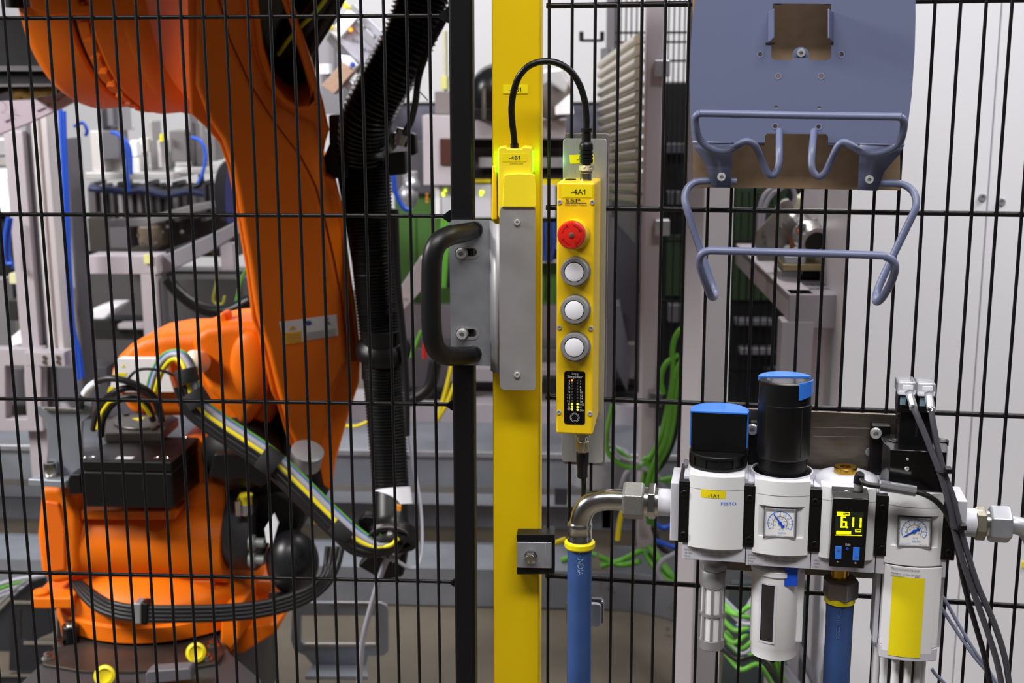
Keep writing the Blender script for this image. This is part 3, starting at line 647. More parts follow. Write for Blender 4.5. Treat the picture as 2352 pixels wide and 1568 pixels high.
part('cap_tab', g, m_fblue, t)
part('dial', [lathe([(.018, 0), (.0178, .0004)], (xc, AX-.002, zk1-.0002), n=40)], mat('scuffed_black', (52, 50, 52), .25, var=.5, vscale=150), t)
def gauge(t, cx, cyy, x0, y0, x1, y1, w, ang, num):
    k = FR.k(cx, cyy, FD); dg = FD-.0062
    gg = part('gauge', ppx(FR, [(x0, y0), (x1, y0+4), (x1-2, y1), (x0-3, y1-4)], dg, dg+.004, [[(x0+4, y0+4), (x1-5, y0+8), (x1-7, y1-6), (x0+1, y1-10)]]), m_clear, t, bev=.0006, label='square pressure gauge')
    part('gauge_frame', ppx(FR, [(x0-1.5, y0-1.5), (x1+1.5, y0+2.5), (x1-.5, y1+1.5), (x0-4.5, y1-2.5)], dg+.0022, dg+.006), m_framed, gg)
    part('dial_face', ppx(FR, [(x0+2, y0+3), (x1-3, y0+7), (x1-5, y1-5), (x0-1, y1-8)], dg+.0012, dg+.003), mat('dial_white', (240, 240, 240), .5), gg)
    d = dg+.001; g = [arc(FR, cx, cyy, 28, 1.3, -122, 122, d)]
    for i in range(17): g.append(tick(FR, cx, cyy, 25 if i % 2 else 23.5, 29, .9, -122+i*15.25, d))
    for i in range(0, 9):
        a = math.radians(-122+i*30.5); s = str(2*i); ww = 3*len(s); g.append(text(FR, s, cx+math.sin(a)*20-ww/2, cx+math.sin(a)*20+ww/2, cyy-math.cos(a)*20+2, 3.8, d))
    part('blue_scale', g+[text(FR, 'FESTO', cx-5, cx+14, cyy+24, 4, d), text(FR, '1 bar = 0.1 MPa', cx-31, cx-9, cyy+28, 2.2, d)], m_fblue, gg)
    g = [arc(FR, cx, cyy, 15.5, .7, -118, 118, d)]+[tick(FR, cx, cyy, 15, 17.5, .6, -118+i*11.8, d) for i in range(21)]
    for i, s in enumerate(('0', '50', '100', '150', '200', '250')):
        a = math.radians(-112+i*44.8); g.append(text(FR, s, cx+math.sin(a)*11-len(s)*.9, cx+math.sin(a)*11+len(s)*.9, cyy-math.cos(a)*11+1.2, 2.4, d))
    part('black_scale', g+[text(FR, 'bar  psi', cx-3, cx+8, cyy+15, 2.4, d), text(FR, 'MS6  CL. 2.5', cx+11, cx+28, cyy+31, 2.2, d)], m_ink, gg)
    a = math.radians(ang); c = FR.p(cx, cyy, d-.0006); s, q = math.sin(a), math.cos(a)
    def pt(r, o): return (c.x+(s*r+q*o)*k, c.y, c.z+(q*r-s*o)*k)
    part('needle', [ext([pt(26, -.7), pt(26, .7), pt(0, 2), pt(-8, 2), pt(-9, 4), pt(-13, 4), pt(-13, -4), pt(-9, -4), pt(-8, -2), pt(0, -2)], (0, .0003, 0)), lathe([(4*k, .0003), (4*k, -.0003)], c, (0, 1, 0), 16)], m_dblue, gg)
gauge(t, 1792, 1201, 1757, 1167, 1829, 1238, w, -36, 6)
smallprint(t, 1719, 1271, (('MS6-LFR', 28, 4), ('529180', 16, 4), ('P443', 11, 3.6), ('K5X2U7J1ATC3', 34, 3.6)), (('p1 max: 20bar / 290psi / 2MPa', 74), ('p2 max: 12bar / 180psi / 1.2MPa', 74)))
# bowl
bw = thing('filter_bowl', 'white filter bowl with dark sight window and blue latch', 'filter bowl', FR, FR.p(1782, 1525, AX))
cB = FR.p(1784, 1300, AX); zB = Z(1780, 1519, AX-.022)-cB.z; RB = .0242
part('bowl_guard', [lathe([(RB, .004), (RB, zB+.014), (RB-.0008, zB+.012), (RB-.0012, zB+.001), (RB-.003, zB)], cB, n=44)], m_white, bw, smooth=40)
part('guard_rim', [lathe([(RB+.0012, .003), (RB+.0012, -.003), (RB, -.0035)], cB, n=44), box((cB.x+RB-.004, AX-.012, cB.z+zB+.018), (cB.x+RB+.003, AX+.01, cB.z))], m_white, bw, bev=.0008)
# sight window: frame + dark glass following the curve
def curvpatch(c, R, xa, xb, z0, z1, th, n=8):
    V = []; Fc = []
    for i in range(n+1):
        x = xa+(xb-xa)*i/n; y = -math.sqrt(max(R*R-(x-c.x)**2, 0))
        for z in (z0, z1): V.append((x, c.y+y-th, z)); 
    for i in range(n): Fc.append((2*i, 2*i+2, 2*i+3, 2*i+1))
    return (V, Fc)
xa, xb = FR.p(1748, 1400, AX-.023).x, FR.p(1777, 1400, AX-.023).x; z0, z1 = Z(1760, 1472, AX-.023), Z(1760, 1343, AX-.023)
part('sight_glass', curvpatch(cB, RB, xa, xb, z0, z1, .0002), mat('smoked_glass', (38, 36, 38), .12, coat=.5, var=.2, vscale=40), bw, label='dark sight window')
part('window_frame', [curvpatch(cB, RB+.0004, xa-.0022, xa, z0-.002, z1+.0016, .0004), curvpatch(cB, RB+.0004, xb, xb+.0022, z0-.002, z1+.0016, .0004), curvpatch(cB, RB+.0004, xa, xb, z0-.002, z0, .0004), curvpatch(cB, RB+.0004, xa, xb, z1, z1+.0016, .0004)], m_grey, bw, smooth=0)
part('latch', ext([Vector((FR.p(x, y, AX-.0215).x, AX-.0235, FR.p(x, y, AX-.0215).z)) for x, y in ((1802, 1299), (1833, 1301), (1831, 1345), (1800, 1345))], (0, .008, 0)), m_dblue, bw, bev=.001, label='deep blue latch')
part('drain_ring', lathe([(.0085, zB+.003), (.0085, zB-.003), (.007, zB-.005)], cB, n=30), m_dblue, bw, label='blue drain ring'); part('drain_spout', lathe([(.0032, zB-.004), (.0032, zB-.010), (.0022, zB-.011)], cB, n=16), m_blackpl, bw)
# ---- module 3 with display
t, xc, zt, zb, w = module('distributor_block', 'white distributor block with brass plug on its domed top', 1884, 2011, 1121, 1289, 1863.5, 2012, (1283, 1312), 'distributor')
part('dome', lathe([(.0305, -.014), (.0305, -.002), (.0290, .0008), (.0225, .0035), (.013, .0048), (.001, .005)], (xc, AX, zt), n=48), m_grey, t, smooth=50)
cP = FR.p(1943, 1085, AX-.006); 
part('brass_plug', [lathe([(.0112, 0), (.0112, .005), (.0104, .0058), (.0052, .0058), (.0046, .002)], (cP.x, AX, zt+.0045), n=32)], m_brass, t, label='round brass plug')
smallprint(t, 1869, 1284, (('MS6-FRM', 28, 4), ('529853', 14, 4), ('P443', 11, 3.6)), ())
dsp = thing('pressure_display', 'black digital pressure sensor showing 6.11 in yellow', 'pressure sensor', FR, FR.p(1950, 1305, -.1))
DD = -.112
part('housing', ext([FR.p(1913, 1143, DD), FR.p(1996, 1146, DD), FR.p(1985, 1306, DD), FR.p(1903.5, 1301, DD)], (0, .024, 0)), m_gloss, dsp, bev=.001)
a, b = FR.p(1913, 1143, DD), FR.p(1996, 1146, DD)
part('top_cover', ext([(a.x, DD, a.z-.001), (a.x, DD+.006, a.z+.0045), (a.x, DD+.022, a.z+.0045), (a.x, DD+.022, a.z-.001)], (b.x-a.x, 0, 0)), m_blackpl, dsp, bev=.0006)
part('screen', ppx(FR, [(1920, 1174), (1984, 1177), (1981, 1232), (1917, 1227.5)], DD-.0004, DD+.001), m_lcdbg, dsp, label='digital display')
def sg(x, y, w_, h_): return ppx(FR, [(x, y), (x+w_, y+w_*.03), (x+w_-h_*.03, y+h_), (x-h_*.03, y+h_)], DD-.0007, DD-.0004)
g = [sg(1923, 1175, 14, 9), sg(1937, 1176, 14, 1.2), sg(1937, 1183, 14, 1.2), sg(1950, 1176, 1.2, 8), text(FR, 'OutA', 1938, 1949, 1182, 4, DD-.0005), sg(1921, 1219, 34, 7.5), sg(1918, 1228.5, 62, .6)]
g += [sg(1932, 1186, 11, 3), sg(1931.5, 1186, 4.5, 25), sg(1931, 1208.5, 12, 3), sg(1932, 1196.5, 11, 3), sg(1941.5, 1197, 4.3, 13), sg(1944.5, 1209, 3.4, 3.6)]
g += [sg(1958, 1188, 4.2, 10.5), sg(1957.6, 1199.6, 4.2, 10.4), sg(1975.2, 1189, 4.2, 10.5), sg(1974.8, 1200.6, 4.2, 11)]
g += [sg(1964.5, 1215, 13, 1), sg(1964.5, 1220.5, 13, 1), sg(1964.3, 1215, 1, 6), sg(1977, 1215, 1, 6), text(FR, 'bar', 1967, 1975.5, 1219.8, 3, DD-.0005)]
part('lit_segments', g, m_lcd, dsp, label='glowing yellow digits')
bmat = m_fblue
part('arrow_button', ppx(FR, [(1919, 1254), (1933.5, 1254.5), (1932.5, 1284), (1917.5, 1283.5)], DD-.0008, DD+.001), bmat, dsp, bev=.0003, label='blue up button'); part('arrow_button', ppx(FR, [(1960, 1257), (1975, 1257.5), (1973.5, 1287), (1958.5, 1286.5)], DD-.0008, DD+.001), bmat, dsp, bev=.0003, label='blue down button')
part('edit_button', lathe([(.0013, 0), (.001, -.0006)], FR.p(1946.5, 1260, DD), (0, 1, 0), 14), m_dblue, dsp)
part('arrow_marks', [sg(1924.5, 1263, 1.5, 15), sg(1966, 1266, 1.5, 14), ppx(FR, [(1925.5, 1260), (1929.5, 1266), (1921.5, 1266)], DD-.001, DD-.0008), ppx(FR, [(1962.5, 1277), (1970.5, 1277), (1966.5, 1283)], DD-.001, DD-.0008)], mat('dull_blue_mark', (60, 92, 170), .5), dsp)
part('lettering', [text(FR, 'Edit', 1942, 1953.5, 1253, 6, DD-.0003), text(FR, 'A', 1921.5, 1925.5, 1291, 4, DD-.0003), text(FR, 'B', 1963, 1967, 1294, 4, DD-.0003)], mat('white_print', (205, 205, 210), .5), dsp)
part('screw', screw(FR, 1944, 1130, DD+.009, 6, .002), m_bolt, dsp)
# connector + cable of display
dc = thing('display_cable', 'dark cable with right-angle plug running from the pressure display', 'cable', FR, FR.p(1972, 1120, -.1))
cc = FR.p(1971.5, 1128, -.100); kz = FR.k(1971, 1110, -.1)
part('union_nut', lathe([(8.5*kz, 0), (10.5*kz, 3*kz), (10.5*kz, 20*kz), (9.5*kz, 21*kz)], cc, n=12), m_zincdull, dc)
part('elbow_plug', tube([cc+Vector((0, 0, 20*kz)), cc+Vector((0, 0, 30*kz)), cc+Vector((.0004, -.001, 38*kz)), cc+Vector((.0012, -.002, 44*kz))], lambda q: (12.5-3.5*q*q)*kz, 18, 5), m_rubber, dc, smooth=70)
cpth = px3(FR, [(1977, 1099, -.103), (1984, 1108, -.107), (1997, 1113, -.109), (2020, 1116, -.110), (2060, 1122, -.110), (2100, 1128, -.110), (2130, 1138, -.110), (2155, 1155, -.108), (2174, 1180, -.106), (2188, 1210, -.103), (2198, 1250, -.1), (2208, 1310, -.098), (2222, 1370, -.096), (2242, 1440, -.094), (2262, 1510, -.092), (2280, 1600, -.09)])
part('cable', tube(cpth, 6.4*kz, 12, 6), m_cblk, dc, smooth=60)
part('clear_sleeve', tube(px3(FR, [(2021, 1114, -.110), (2062, 1121, -.110), (2103, 1128, -.110)]), 13*kz, 8, 4), m_clear, dc, smooth=30, label='clear plastic marker sleeve')
# ---- module 4
t, xc, zt, zb, w = module('soft_start_valve', 'white soft-start valve with dial gauge below a black solenoid', 2037, 2168, 1133, 1300, 2013, 2176, (1288, 1322), notch=(2048, 2158, 1185, 1258))
gauge(t, 2100, 1220, 2065, 1188, 2140, 1260, w, -122, 8)
xl, xr = X(2026, 1400), X(2158, 1400)
zl = Z(2090, 1519); g, w2 = front(xl, xr, zl+.0135, zb-.0015); part('lower_cover', g, m_white, t, bev=.0008)
part('cover_seam', front(xl+.0003, xr-.0003, zb-.002, zb-.0004, f=FD+.0005)[0], m_framed, t)
part('bottom_band', front(xl-.0004, xr+.0004, zl, zl+.013)[0], m_grey, t, bev=.001)
for q in ((xl-.0052, xl-.001), (xr+.001, xr+.0052)): part('side_rail', box((q[0], -.074, zl+.008), (q[1], -.04, zb-.006)), m_grey, t, bev=.0008)
def onpatch(w, pts, th, nx=8):
    (x0, y0), (x1, y1) = pts; a = X(x0, y0); b = X(x1, y0); za, zb_ = Z((x0+x1)/2, y0), Z((x0+x1)/2, y1)
    V = [(a+(b-a)*i/nx, w(a+(b-a)*i/nx)-th, z) for z in (za, zb_) for i in range(nx+1)]
    return (V, [(i, i+1, i+nx+2, i+nx+1) for i in range(nx)])
part('rating_sticker', onpatch(w2, ((2034, 1322), (2150, 1501)), .0002), m_white, t)
part('yellow_panel', onpatch(w2, ((2049, 1326), (2123, 1509)), .0005), m_ylab, t, label='tall yellow warning sticker')
part('lettering', [text(FR, 'MS6-SV-1/2-D-10V24-2M8-SO-AG', 2046, 2110, 1303, 4, FD, warp=lambda x: w2(x)-.0004), text(FR, '8038498  p1 3.5-10bar (50-145psi)', 2045, 2112, 1313, 3.6, FD, warp=lambda x: w2(x)-.0004), text(FR, 'KL66D9D2DVY5', 2045, 2076, 1319, 3.4, FD, warp=lambda x: w2(x)-.0004), text(FR, 'P443', 2100, 2111, 1321, 3.4, FD, warp=lambda x: w2(x)-.0004)], m_ink, t)
# lower silencer
ls = thing('exhaust_silencer', 'black and white slotted silencer below the soft-start valve', 'silencer', FR, (xc-.002, AX, zl-.04))
part('dark_core', lathe([(.0215, 0), (.0215, -.05)], (xc-.0025, AX, zl), n=32), m_gloss, ls)
g = []
for i in range(12):
    a = math.radians(15+30*i); c0 = Vector((xc-.0025+.0222*math.sin(a), AX-.0222*math.cos(a), zl-.002)); g.append(tube([c0, c0+Vector((0, 0, -.048))], .0040, 10, 1))
part('white_rods', g, m_white, ls, smooth=60)
# solenoid
so = thing('solenoid_block', 'glossy black solenoid block on top of the soft-start valve', 'solenoid', FR, (xc, AX, zt))
xa, xb = X(2042, 1080, -.088), X(2177, 1080, -.088); zs = Z(2100, 1034, -.088)
P = [(xa, -.088), (xb-.002, -.088), (xb, -.080), (xb+.002, -.066), (xb+.002, -.045), (xb-.004, -.033), (xa+.004, -.033), (xa-.004, -.045), (xa-.004, -.066), (xa-.001, -.078)]
part('coil_body', zpoly(P, zt-.001, zs), m_gloss, so, bev=.0012)
part('bolt', screw(FR, 2083, 1076, -.0884, 5, .001), m_bolt, so); part('bolt', screw(FR, 2084.5, 1054, -.0884, 3, .001), m_bolt, so)
for x in (2056, 2164):
    cq = FR.pz(x, 1012, zs); part('mounting_ear', lathe([(.0062, -.004), (.0062, .0008), (.005, .0012), (.003, .0002)], cq, n=24), m_blackpl, so)
part('pilot_block', [box((X(2064, 980, -.066), -.068, zs-.001), (X(2145, 980, -.066), -.040, Z(2100, 947, -.066))), box((X(2061, 980, -.066), -.066, zs+.022), (X(2146, 980, -.066), -.042, zs+.030))], m_blackpl, so, bev=.0012)
part('pilot_split', bpx(FR, 2104, 965, 2106.5, 1003, -.0683, -.067), m_ink, so)
for nm, x0, x1, lb, cab in (('valve_plug', 2063, 2104, 'left of two clear plugs on top of the solenoid', [(2097, 934, -.092), (2108, 958, -.096), (2125, 998, -.1), (2140, 1036, -.103), (2156, 1078, -.106), (2170, 1120, -.107), (2182, 1170, -.107), (2196, 1230, -.106), (2215, 1300, -.105), (2240, 1370, -.104), (2268, 1450, -.103), (2290, 1520, -.102), (2306, 1600, -.1)]),
    ('valve_plug', 2108, 2149, 'right of two clear plugs on top of the solenoid', [(2138, 938, -.092), (2143, 970, -.096), (2151, 1015, -.1), (2160, 1055, -.103), (2170, 1090, -.105), (2188, 1140, -.106), (2203, 1200, -.106), (2222, 1270, -.105), (2248, 1350, -.104), (2283, 1430, -.103), (2308, 1510, -.102), (2322, 1600, -.1)])):
    pg = thing(nm, 'small '+lb, 'plug', FR, FR.p((x0+x1)/2, 945, -.07), 'plugs on the solenoid')
    y0 = 877+(x0-2063)*.06
    part('lower_shell', bpx(FR, x0, y0+30, x1, 950, -.074, -.052), m_blackpl, pg, bev=.001)
    part('clear_cover', bpx(FR, x0, y0, x1, y0+32, -.078, -.050), m_clear, pg, bev=.002)
    part('circuit', bpx(FR, x0+5, y0+34, x0+17, y0+53, -.0745, -.07), mat('pale_circuit', (120, 150, 165), .4), pg)
    part('white_tag', bpx(FR, x0+11, y0+7, x0+34, y0+18, -.0788, -.077), m_lens, pg, bev=.0003)
    k_ = FR.k(2100, 930, -.09)
    part('clear_boot', tube(px3(FR, [cab[0][:2] and (x0+24, y0+22, -.080), (cab[0][0]-1, cab[0][1]-8, -.089), (cab[0][0]+2, cab[0][1]+8, -.093)]), 10*k_, 4, 3), m_clear, pg, smooth=20)
    mk_ = px3(FR, [(x0+26, y0+28, -.092), (cab[0][0]-1, cab[0][1]-4, -.0965)]); part('marker_tag', tube(mk_, 6*k_, 4, 1), m_lens, pg, smooth=20, label='white wire marker')
    cbq = thing('valve_cable', 'dark cable falling from the '+lb.split(' of')[0]+'-hand valve plug', 'cable', FR, FR.p(2300, 1568, -.1), 'cables falling from the solenoid plugs')
    part('cable', tube(px3(FR, cab), 7.2*k_, 12, 6), mat('dark_grey_cable', (66, 65, 72), .5), cbq, smooth=60)
for x, y, r_, lb in ((2163, 1082, 13, 'upper'), (2197, 1212, 12, 'lower')):
    k_ = FR.k(x, y, -.106); ti = thing('cable_tie', 'black cable tie, the %s one binding the valve cables' % lb, 'cable tie', FR, FR.p(x, y, -.106))
    part('strap', tube(circ(FR.p(x, y, -.106), 11*k_, 14, 'z'), 2.5*k_, 8, 2, True), m_blackpl, ti, smooth=60); part('tie_head', bpx(FR, x+8, y-6, x+24, y+7, -.114, -.104), m_blackpl, ti, bev=.001)
for jx in ((1560, 1581.5, 1103, 1247), (1709.5, 1733, 1114, 1258), (1860, 1884, 1122, 1269), (2014, 2038, 1136, 1279), (2168, 2192, 1149, 1288)): joiner(*jx)
# thin grey air lines
for i, L in enumerate(([(2150, 1358, -.05), (2168, 1374, -.055), (2200, 1430, -.06), (2236, 1490, -.065), (2275, 1545, -.07), (2310, 1600, -.08)], [(2150, 1375, -.05), (2164, 1398, -.055), (2198, 1450, -.06), (2236, 1505, -.066), (2268, 1545, -.07), (2300, 1605, -.08)], [(2140, 1535, -.05), (2149, 1548, -.05), (2180, 1580, -.05), (2200, 1610, -.05)])):
    t = thing('air_line', ['upper', 'lower', 'short bottom'][i]+' thin grey-blue air line right of the yellow sticker valve', 'tube', FR, FR.p(*L[-1]), 'thin air lines')
    part('tube', tube(px3(FR, L), 4.2*FR.k(2200, 1450, -.06), 10, 6), mat('grey_blue_tube', (128, 134, 158), .4), t, smooth=60)
# ================================================================== hoses
def hose(name, label, axisL, kx, ring, ferr, txt):
    h = thing(name, label, 'hose', FR, FR.p(*axisL[-1]))
    part('hose_body', tube(px3(FR, axisL), lambda t: kx*(1+.012*math.sin(t*46)*(t < .35)), 28, 8), m_hose, h, smooth=60, label='blue rubber hose')
    return h
k = FR.k(1331, 1300, AX)
h = hose('air_hose', 'thick blue hose with yellow ring below the steel elbow', [(1331.5, 1250, AX), (1331, 1350, AX), (1330.5, 1450, AX), (1330, 1568, AX), (1330, 1640, AX)], 28*k, 0, 0, '')
c = FR.p(1331.5, 1256, AX)
part('yellow_ring', lathe([(32*k, -1*k), (35*k, 3*k), (35*k, 13*k), (31*k, 16*k)], c, n=40), m_yring, h, label='yellow end ring')
part('ferrule', lathe([(27*k, 10*k), (28.5*k, 14*k), (28.5*k, 24*k), (27.8*k, 25*k), (27.8*k, 47*k), (28.5*k, 48*k), (28.5*k, 56*k), (26*k, 60*k), (24*k, 60*k)], c, n=40), m_steel, h, smooth=50)
el = [(1333, 1213, AX), (1334, 1195, AX), (1340, 1175, AX), (1354, 1158, AX), (1376, 1149, AX), (1402, 1147, AX), (1436, 1148, AX)]
part('elbow', tube(px3(FR, el), 24.5*k, 28, 8), m_steel, h, smooth=60, label='polished steel elbow')
part('union_nut', hexnut(FR.p(1431, 1148, AX), 44*k, 49*k, (1, 0, 0), .5), mat('cast_zinc', (150, 150, 146), .45, .8, bump=.3, bscale=900), h, bev=.0012)
part('thread', lathe([(33*k, 46*k), (33*k, 80*k)]+[], FR.p(1431, 1148.5, AX), (1, 0, 0), 30), m_steel, h)
part('lock_nut', hexnut(FR.p(1489, 1150, AX), 41*k, 17*k, (1, 0, 0), .35), m_steel, h, bev=.0006)
tx = text(FR, 'N INDIA', 1327, 1389, 1263, 13, AX-28*k, rot=-math.pi/2)
cx_ = FR.p(1331, 1300, AX)
def wrap(g, cxx, R):
    return ([(v[0], AX-math.sqrt(max(R*R-(v[0]-cxx)**2, 0))-.0002, v[2]) for v in g[0]], g[1])
part('lettering', wrap(tx, cx_.x, 28*k), mat('hose_print', (150, 172, 200), .6), h)
k = FR.k(1925, 1400, AX)
h = hose('air_hose', 'second blue hose, hanging below the pressure display', [(1928, 1376, AX), (1926, 1450, AX), (1922, 1520, AX), (1918, 1640, AX)], 30*k, 0, 0, '')
c = FR.p(1930, 1300, AX)
part('thread', lathe([(20*k, 4*k), (20*k, -38*k)], c, n=24), m_brass, h)
part('union_nut', hexnut(FR.p(1930, 1371, AX), 41*k, 48*k, (0, 0, 1), .25), mat('nickel_nut', (134, 128, 128), .32, .85), h, bev=.0015)
part('yellow_ring', lathe([(34.5*k, 6*k), (34.5*k, -10*k), (31*k, -12*k)], FR.p(1929, 1370, AX), n=40), m_yring, h, label='yellow end ring')
tx = text(FR, 'SGS02321 X 250', 1928, 2006, 1466, 8, AX-30*k, rot=math.pi/2)
part('lettering', wrap(tx, FR.p(1926, 1450, AX).x, 31*k), mat('hose_print_dim', (84, 110, 158), .6), h)
# right-hand fitting
k = FR.k(2260, 1200, AX)
rf = thing('pipe_fitting', 'steel nuts and bent pipe leaving the right end of the air unit', 'pipe fitting', FR, FR.p(2290, 1240, AX))
part('lock_nut', hexnut(FR.p(2238, 1201, AX), 39*k, 24*k, (1, 0, 0), .2), mat('bronzed_nut', (140, 134, 120), .4, .8), rf, bev=.0008)
part('thread', lathe([(30*k, 0), (30*k, 10*k)], FR.p(2262, 1201, AX), (1, 0, 0), 24), m_steel, rf)
part('union_nut', hexnut(FR.p(2270, 1202, AX), 44*k, 48*k, (1, 0, 0), .45), m_zinc, rf, bev=.0018)
part('bent_pipe', tube(px3(FR, [(2310, 1204, AX), (2335, 1206, AX), (2355, 1216, AX), (2372, 1240, AX), (2378, 1280, AX)]), 21*k, 24, 7), m_zinc, rf, smooth=60)
# ================================================================== ROBOT behind the gate
Y1 = 1.02
rb = thing('robot_arm', 'large orange industrial robot arm standing behind the gate', 'robot', F0, F0.p(380, 1480, 1.2))
AN = Vector((math.sin(.28)*math.cos(.28), -math.cos(.28)*math.cos(.28), -math.sin(.28))); AQ = F0.p(650, 600, 1.0)
def PT(n, pts, off, dep, m=None, bev=.01, seg=3, **k):   # slab parallel to the leaning arm face; off = metres proud of it
    h = k.pop('holes', ()); f = lambda L: [F0.pl(x, y, AQ+AN*off, AN) for x, y in L]
    return part(n, ext(f(pts), -AN*dep, [f(q) for q in h]), m or m_orange, rb, bev=bev, seg=seg, **k)
def P0(n, pts, d0, d1, m=None, bev=.01, seg=3, **k): return part(n, ppx(F0, pts, d0, d1, k.pop('holes', ())), m or m_orange, rb, bev=bev, seg=seg, **k)
# base
cx0 = F0.p(385, 1440, 1.22); z0 = F0.p(385, 1478, 1.0).z; z1 = F0.p(385, 1395, 1.0).z
part('base', lathe([(.222, z0), (.222, z0+.03), (.215, z0+.034), (.215, z0+.062), (.208, z1), (.16, z1+.03)], (cx0.x, 1.22, 0), n=64), m_orange, rb, smooth=35)
P0('base_rib', [(508, 1400), (548, 1400), (552, 1466), (528, 1500), (505, 1490)], 1.04, 1.3, bev=.006)
P0('base_rib', [(560, 1440), (640, 1430), (636, 1452), (560, 1500), (520, 1503)], 1.10, 1.3, bev=.006)
P0('base_side', [(130, 1400), (165, 1400), (172, 1440), (165, 1475), (140, 1470)], 1.08, 1.3, bev=.008)
P0('transport_lug', [(68, 1373), (165, 1373), (165, 1398), (76, 1398)], 1.02, 1.16, bev=.004)
P0('lug_rib', [(98, 1352), (118, 1338), (160, 1338), (166, 1375), (100, 1375)], 1.10, 1.2, bev=.006)
cq = F0.pz(90, 1368, F0.p(90, 1373, 1.02).z); part('lug_cap', lathe([(.017, 0), (.017, .006), (.014, .008), (.001, .0085)], cq+Vector((0, .01, 0)), n=28), m_orange, rb)
# rotating column : horizontal drum with square left flange
ya = 1.14; xa, xb = F0.p(150, 1245, ya-.08).x, F0.p(505, 1245, ya-.08).x; zc = F0.p(330, 1240, ya).z; RC = .083
part('column_drum', lathe([(RC*1.02, 0), (RC, .02), (RC, xb-xa)], (xa, ya, zc), (1, 0, 0), 48), m_orange, rb, bev=.004)
P0('column_flange', [(93, 1118), (150, 1118), (178, 1180), (180, 1300), (168, 1335), (120, 1345), (92, 1318), (83, 1230)], 1.05, 1.24, bev=.014, seg=4)
P0('flange_panel', [(103, 1150), (135, 1155), (150, 1215), (150, 1310), (110, 1316), (98, 1240)], 1.045, 1.06, m_orange_shaded, bev=.005)
P0('column_top', [(92, 1120), (520, 1108), (520, 1180), (180, 1196), (100, 1160)], 1.12, 1.34, bev=.01)
P0('box_shelf', [(183, 1172), (408, 1172), (402, 1194), (185, 1194)], 1.062, 1.16, bev=.004)
P0('column_rear', [(398, 1020), (438, 1008), (468, 1012), (470, 1180), (400, 1190)], 1.13, 1.34, bev=.008)
P0('column_under', [(290, 1330), (490, 1332), (490, 1390), (345, 1392), (342, 1352), (290, 1352)], 1.08, 1.3, m_orange_shaded, bev=.006)
P0('lower_body', [(165, 1330), (640, 1340), (640, 1425), (170, 1420)], 1.17, 1.4, m_orange_shaded, bev=.02)
P0('motor_mount', [(490, 1140), (520, 1100), (520, 990), (470, 990), (470, 1180)], 1.16, 1.3, m_orange_shaded, bev=.006)
# end cap
xa = F0.p(505, 1260, 1.05).x; c = Vector((xa, 1.14, F0.p(540, 1262, 1.05).z+.01))
ec = part('gear_cover', [lathe([(.078, 0), (.083, .006), (.083, .052), (.077, .060), (.06, .062), (.058, .056), (.001, .056)], c, (1, 0, 0), 40)], mat('charcoal_casting', (50, 50, 54), .55, bump=.5, bscale=400), rb, smooth=40, label='charcoal round gear cover')
for yy in (1246, 1285):
    b = part('cap_bolt', [lathe([(.016, -.004), (.016, .006), (.010, .008), (.010, .026), (.006, .026), (.005, .012)], F0.p(578, yy, 1.06)+Vector((0, 0, 0)), (1, 0, 0), 24)], mat('grey_bolt', (150, 154, 152), .4, .4), rb)
# shoulder behind arm, lower left
P0('shoulder_body', [(243, 868), (265, 822), (292, 795), (330, 776), (385, 766), (432, 765), (470, 750), (500, 742), (590, 736), (640, 760), (650, 900), (610, 990), (560, 1000), (470, 1005), (440, 960), (300, 960)], 1.12, 1.3, bev=.026, seg=5)
P0('shoulder_boss', [(430, 775), (470, 748), (525, 740), (600, 738), (630, 800), (625, 880), (600, 930), (560, 990), (510, 930), (470, 900), (455, 840)], 1.075, 1.2, bev=.022, seg=5)
P0('lifting_nub', [(500, 742), (502, 722), (511, 716), (521, 722), (524, 745)], 1.10, 1.14, bev=.006)
part('shoulder_pad', ball(F0.p(576, 842, 1.075), .04, 14, (1.0, .5, 1.75)), m_orange, rb, smooth=180)
part('white_cap', lathe([(.021, .03), (.021, 0), (.017, -.006), (.001, -.008)], F0.p(444, 828, 1.05), (.25, 1, -.3), 30), mat('cream_cap', (236, 214, 196), .35), rb, smooth=50)
P0('warning_sticker', [(270, 824), (376, 824), (400, 900), (250, 900), (262, 850)], 1.098, 1.122, mat('white_sticker', (236, 234, 236), .4), bev=.0, label='white warning sticker with yellow fields')
P0('sticker_field', [(262, 856), (292, 856), (286, 869), (257, 869)], 1.0975, 1.098, m_ylab, bev=0)
P0('sticker_symbol', [(278, 844), (284, 837), (288, 844)], 1.0975, 1.098, m_ylab, bev=0)
P0('sticker_field', [(250, 888), (262, 888), (258, 901), (246, 901)], 1.0975, 1.098, m_ylab, bev=0)
# main link (lower arm)
left = [(436, 262), (470, 292), (503, 330), (523, 385), (536, 450), (549, 530), (563, 610), (574, 690), (578, 735), (592, 770), (608, 830), (622, 900), (636, 930), (660, 1010), (700, 1085), (762, 1132)]
right = [(772, 1060), (800, 960), (826, 880), (829, 815), (817, 700), (804, 610), (796, 540), (786, 470), (773, 415), (745, 402), (742, 350), (757, 300), (744, 240), (722, 160), (700, 90), (668, 10), (640, -70)]
top = [(480, -70), (430, -70)]
hole = [(604, 110), (598, 60), (590, -20), (610, -50), (640, -20), (668, 60), (690, 130), (712, 205), (714, 228), (700, 240), (682, 240), (655, 222), (628, 190)]
LY = 1.0
PT('lower_arm', left+right+top, 0, .15, bev=.024, seg=5, holes=[hole], label='dark-shaded orange lower arm link')
P0('arm_back', [(448, 262), (480, 260), (540, 400), (556, 500), (590, 690), (640, 770), (650, 700), (610, 480), (560, 250)], LY+.03, LY+.2, bev=.02, seg=4)
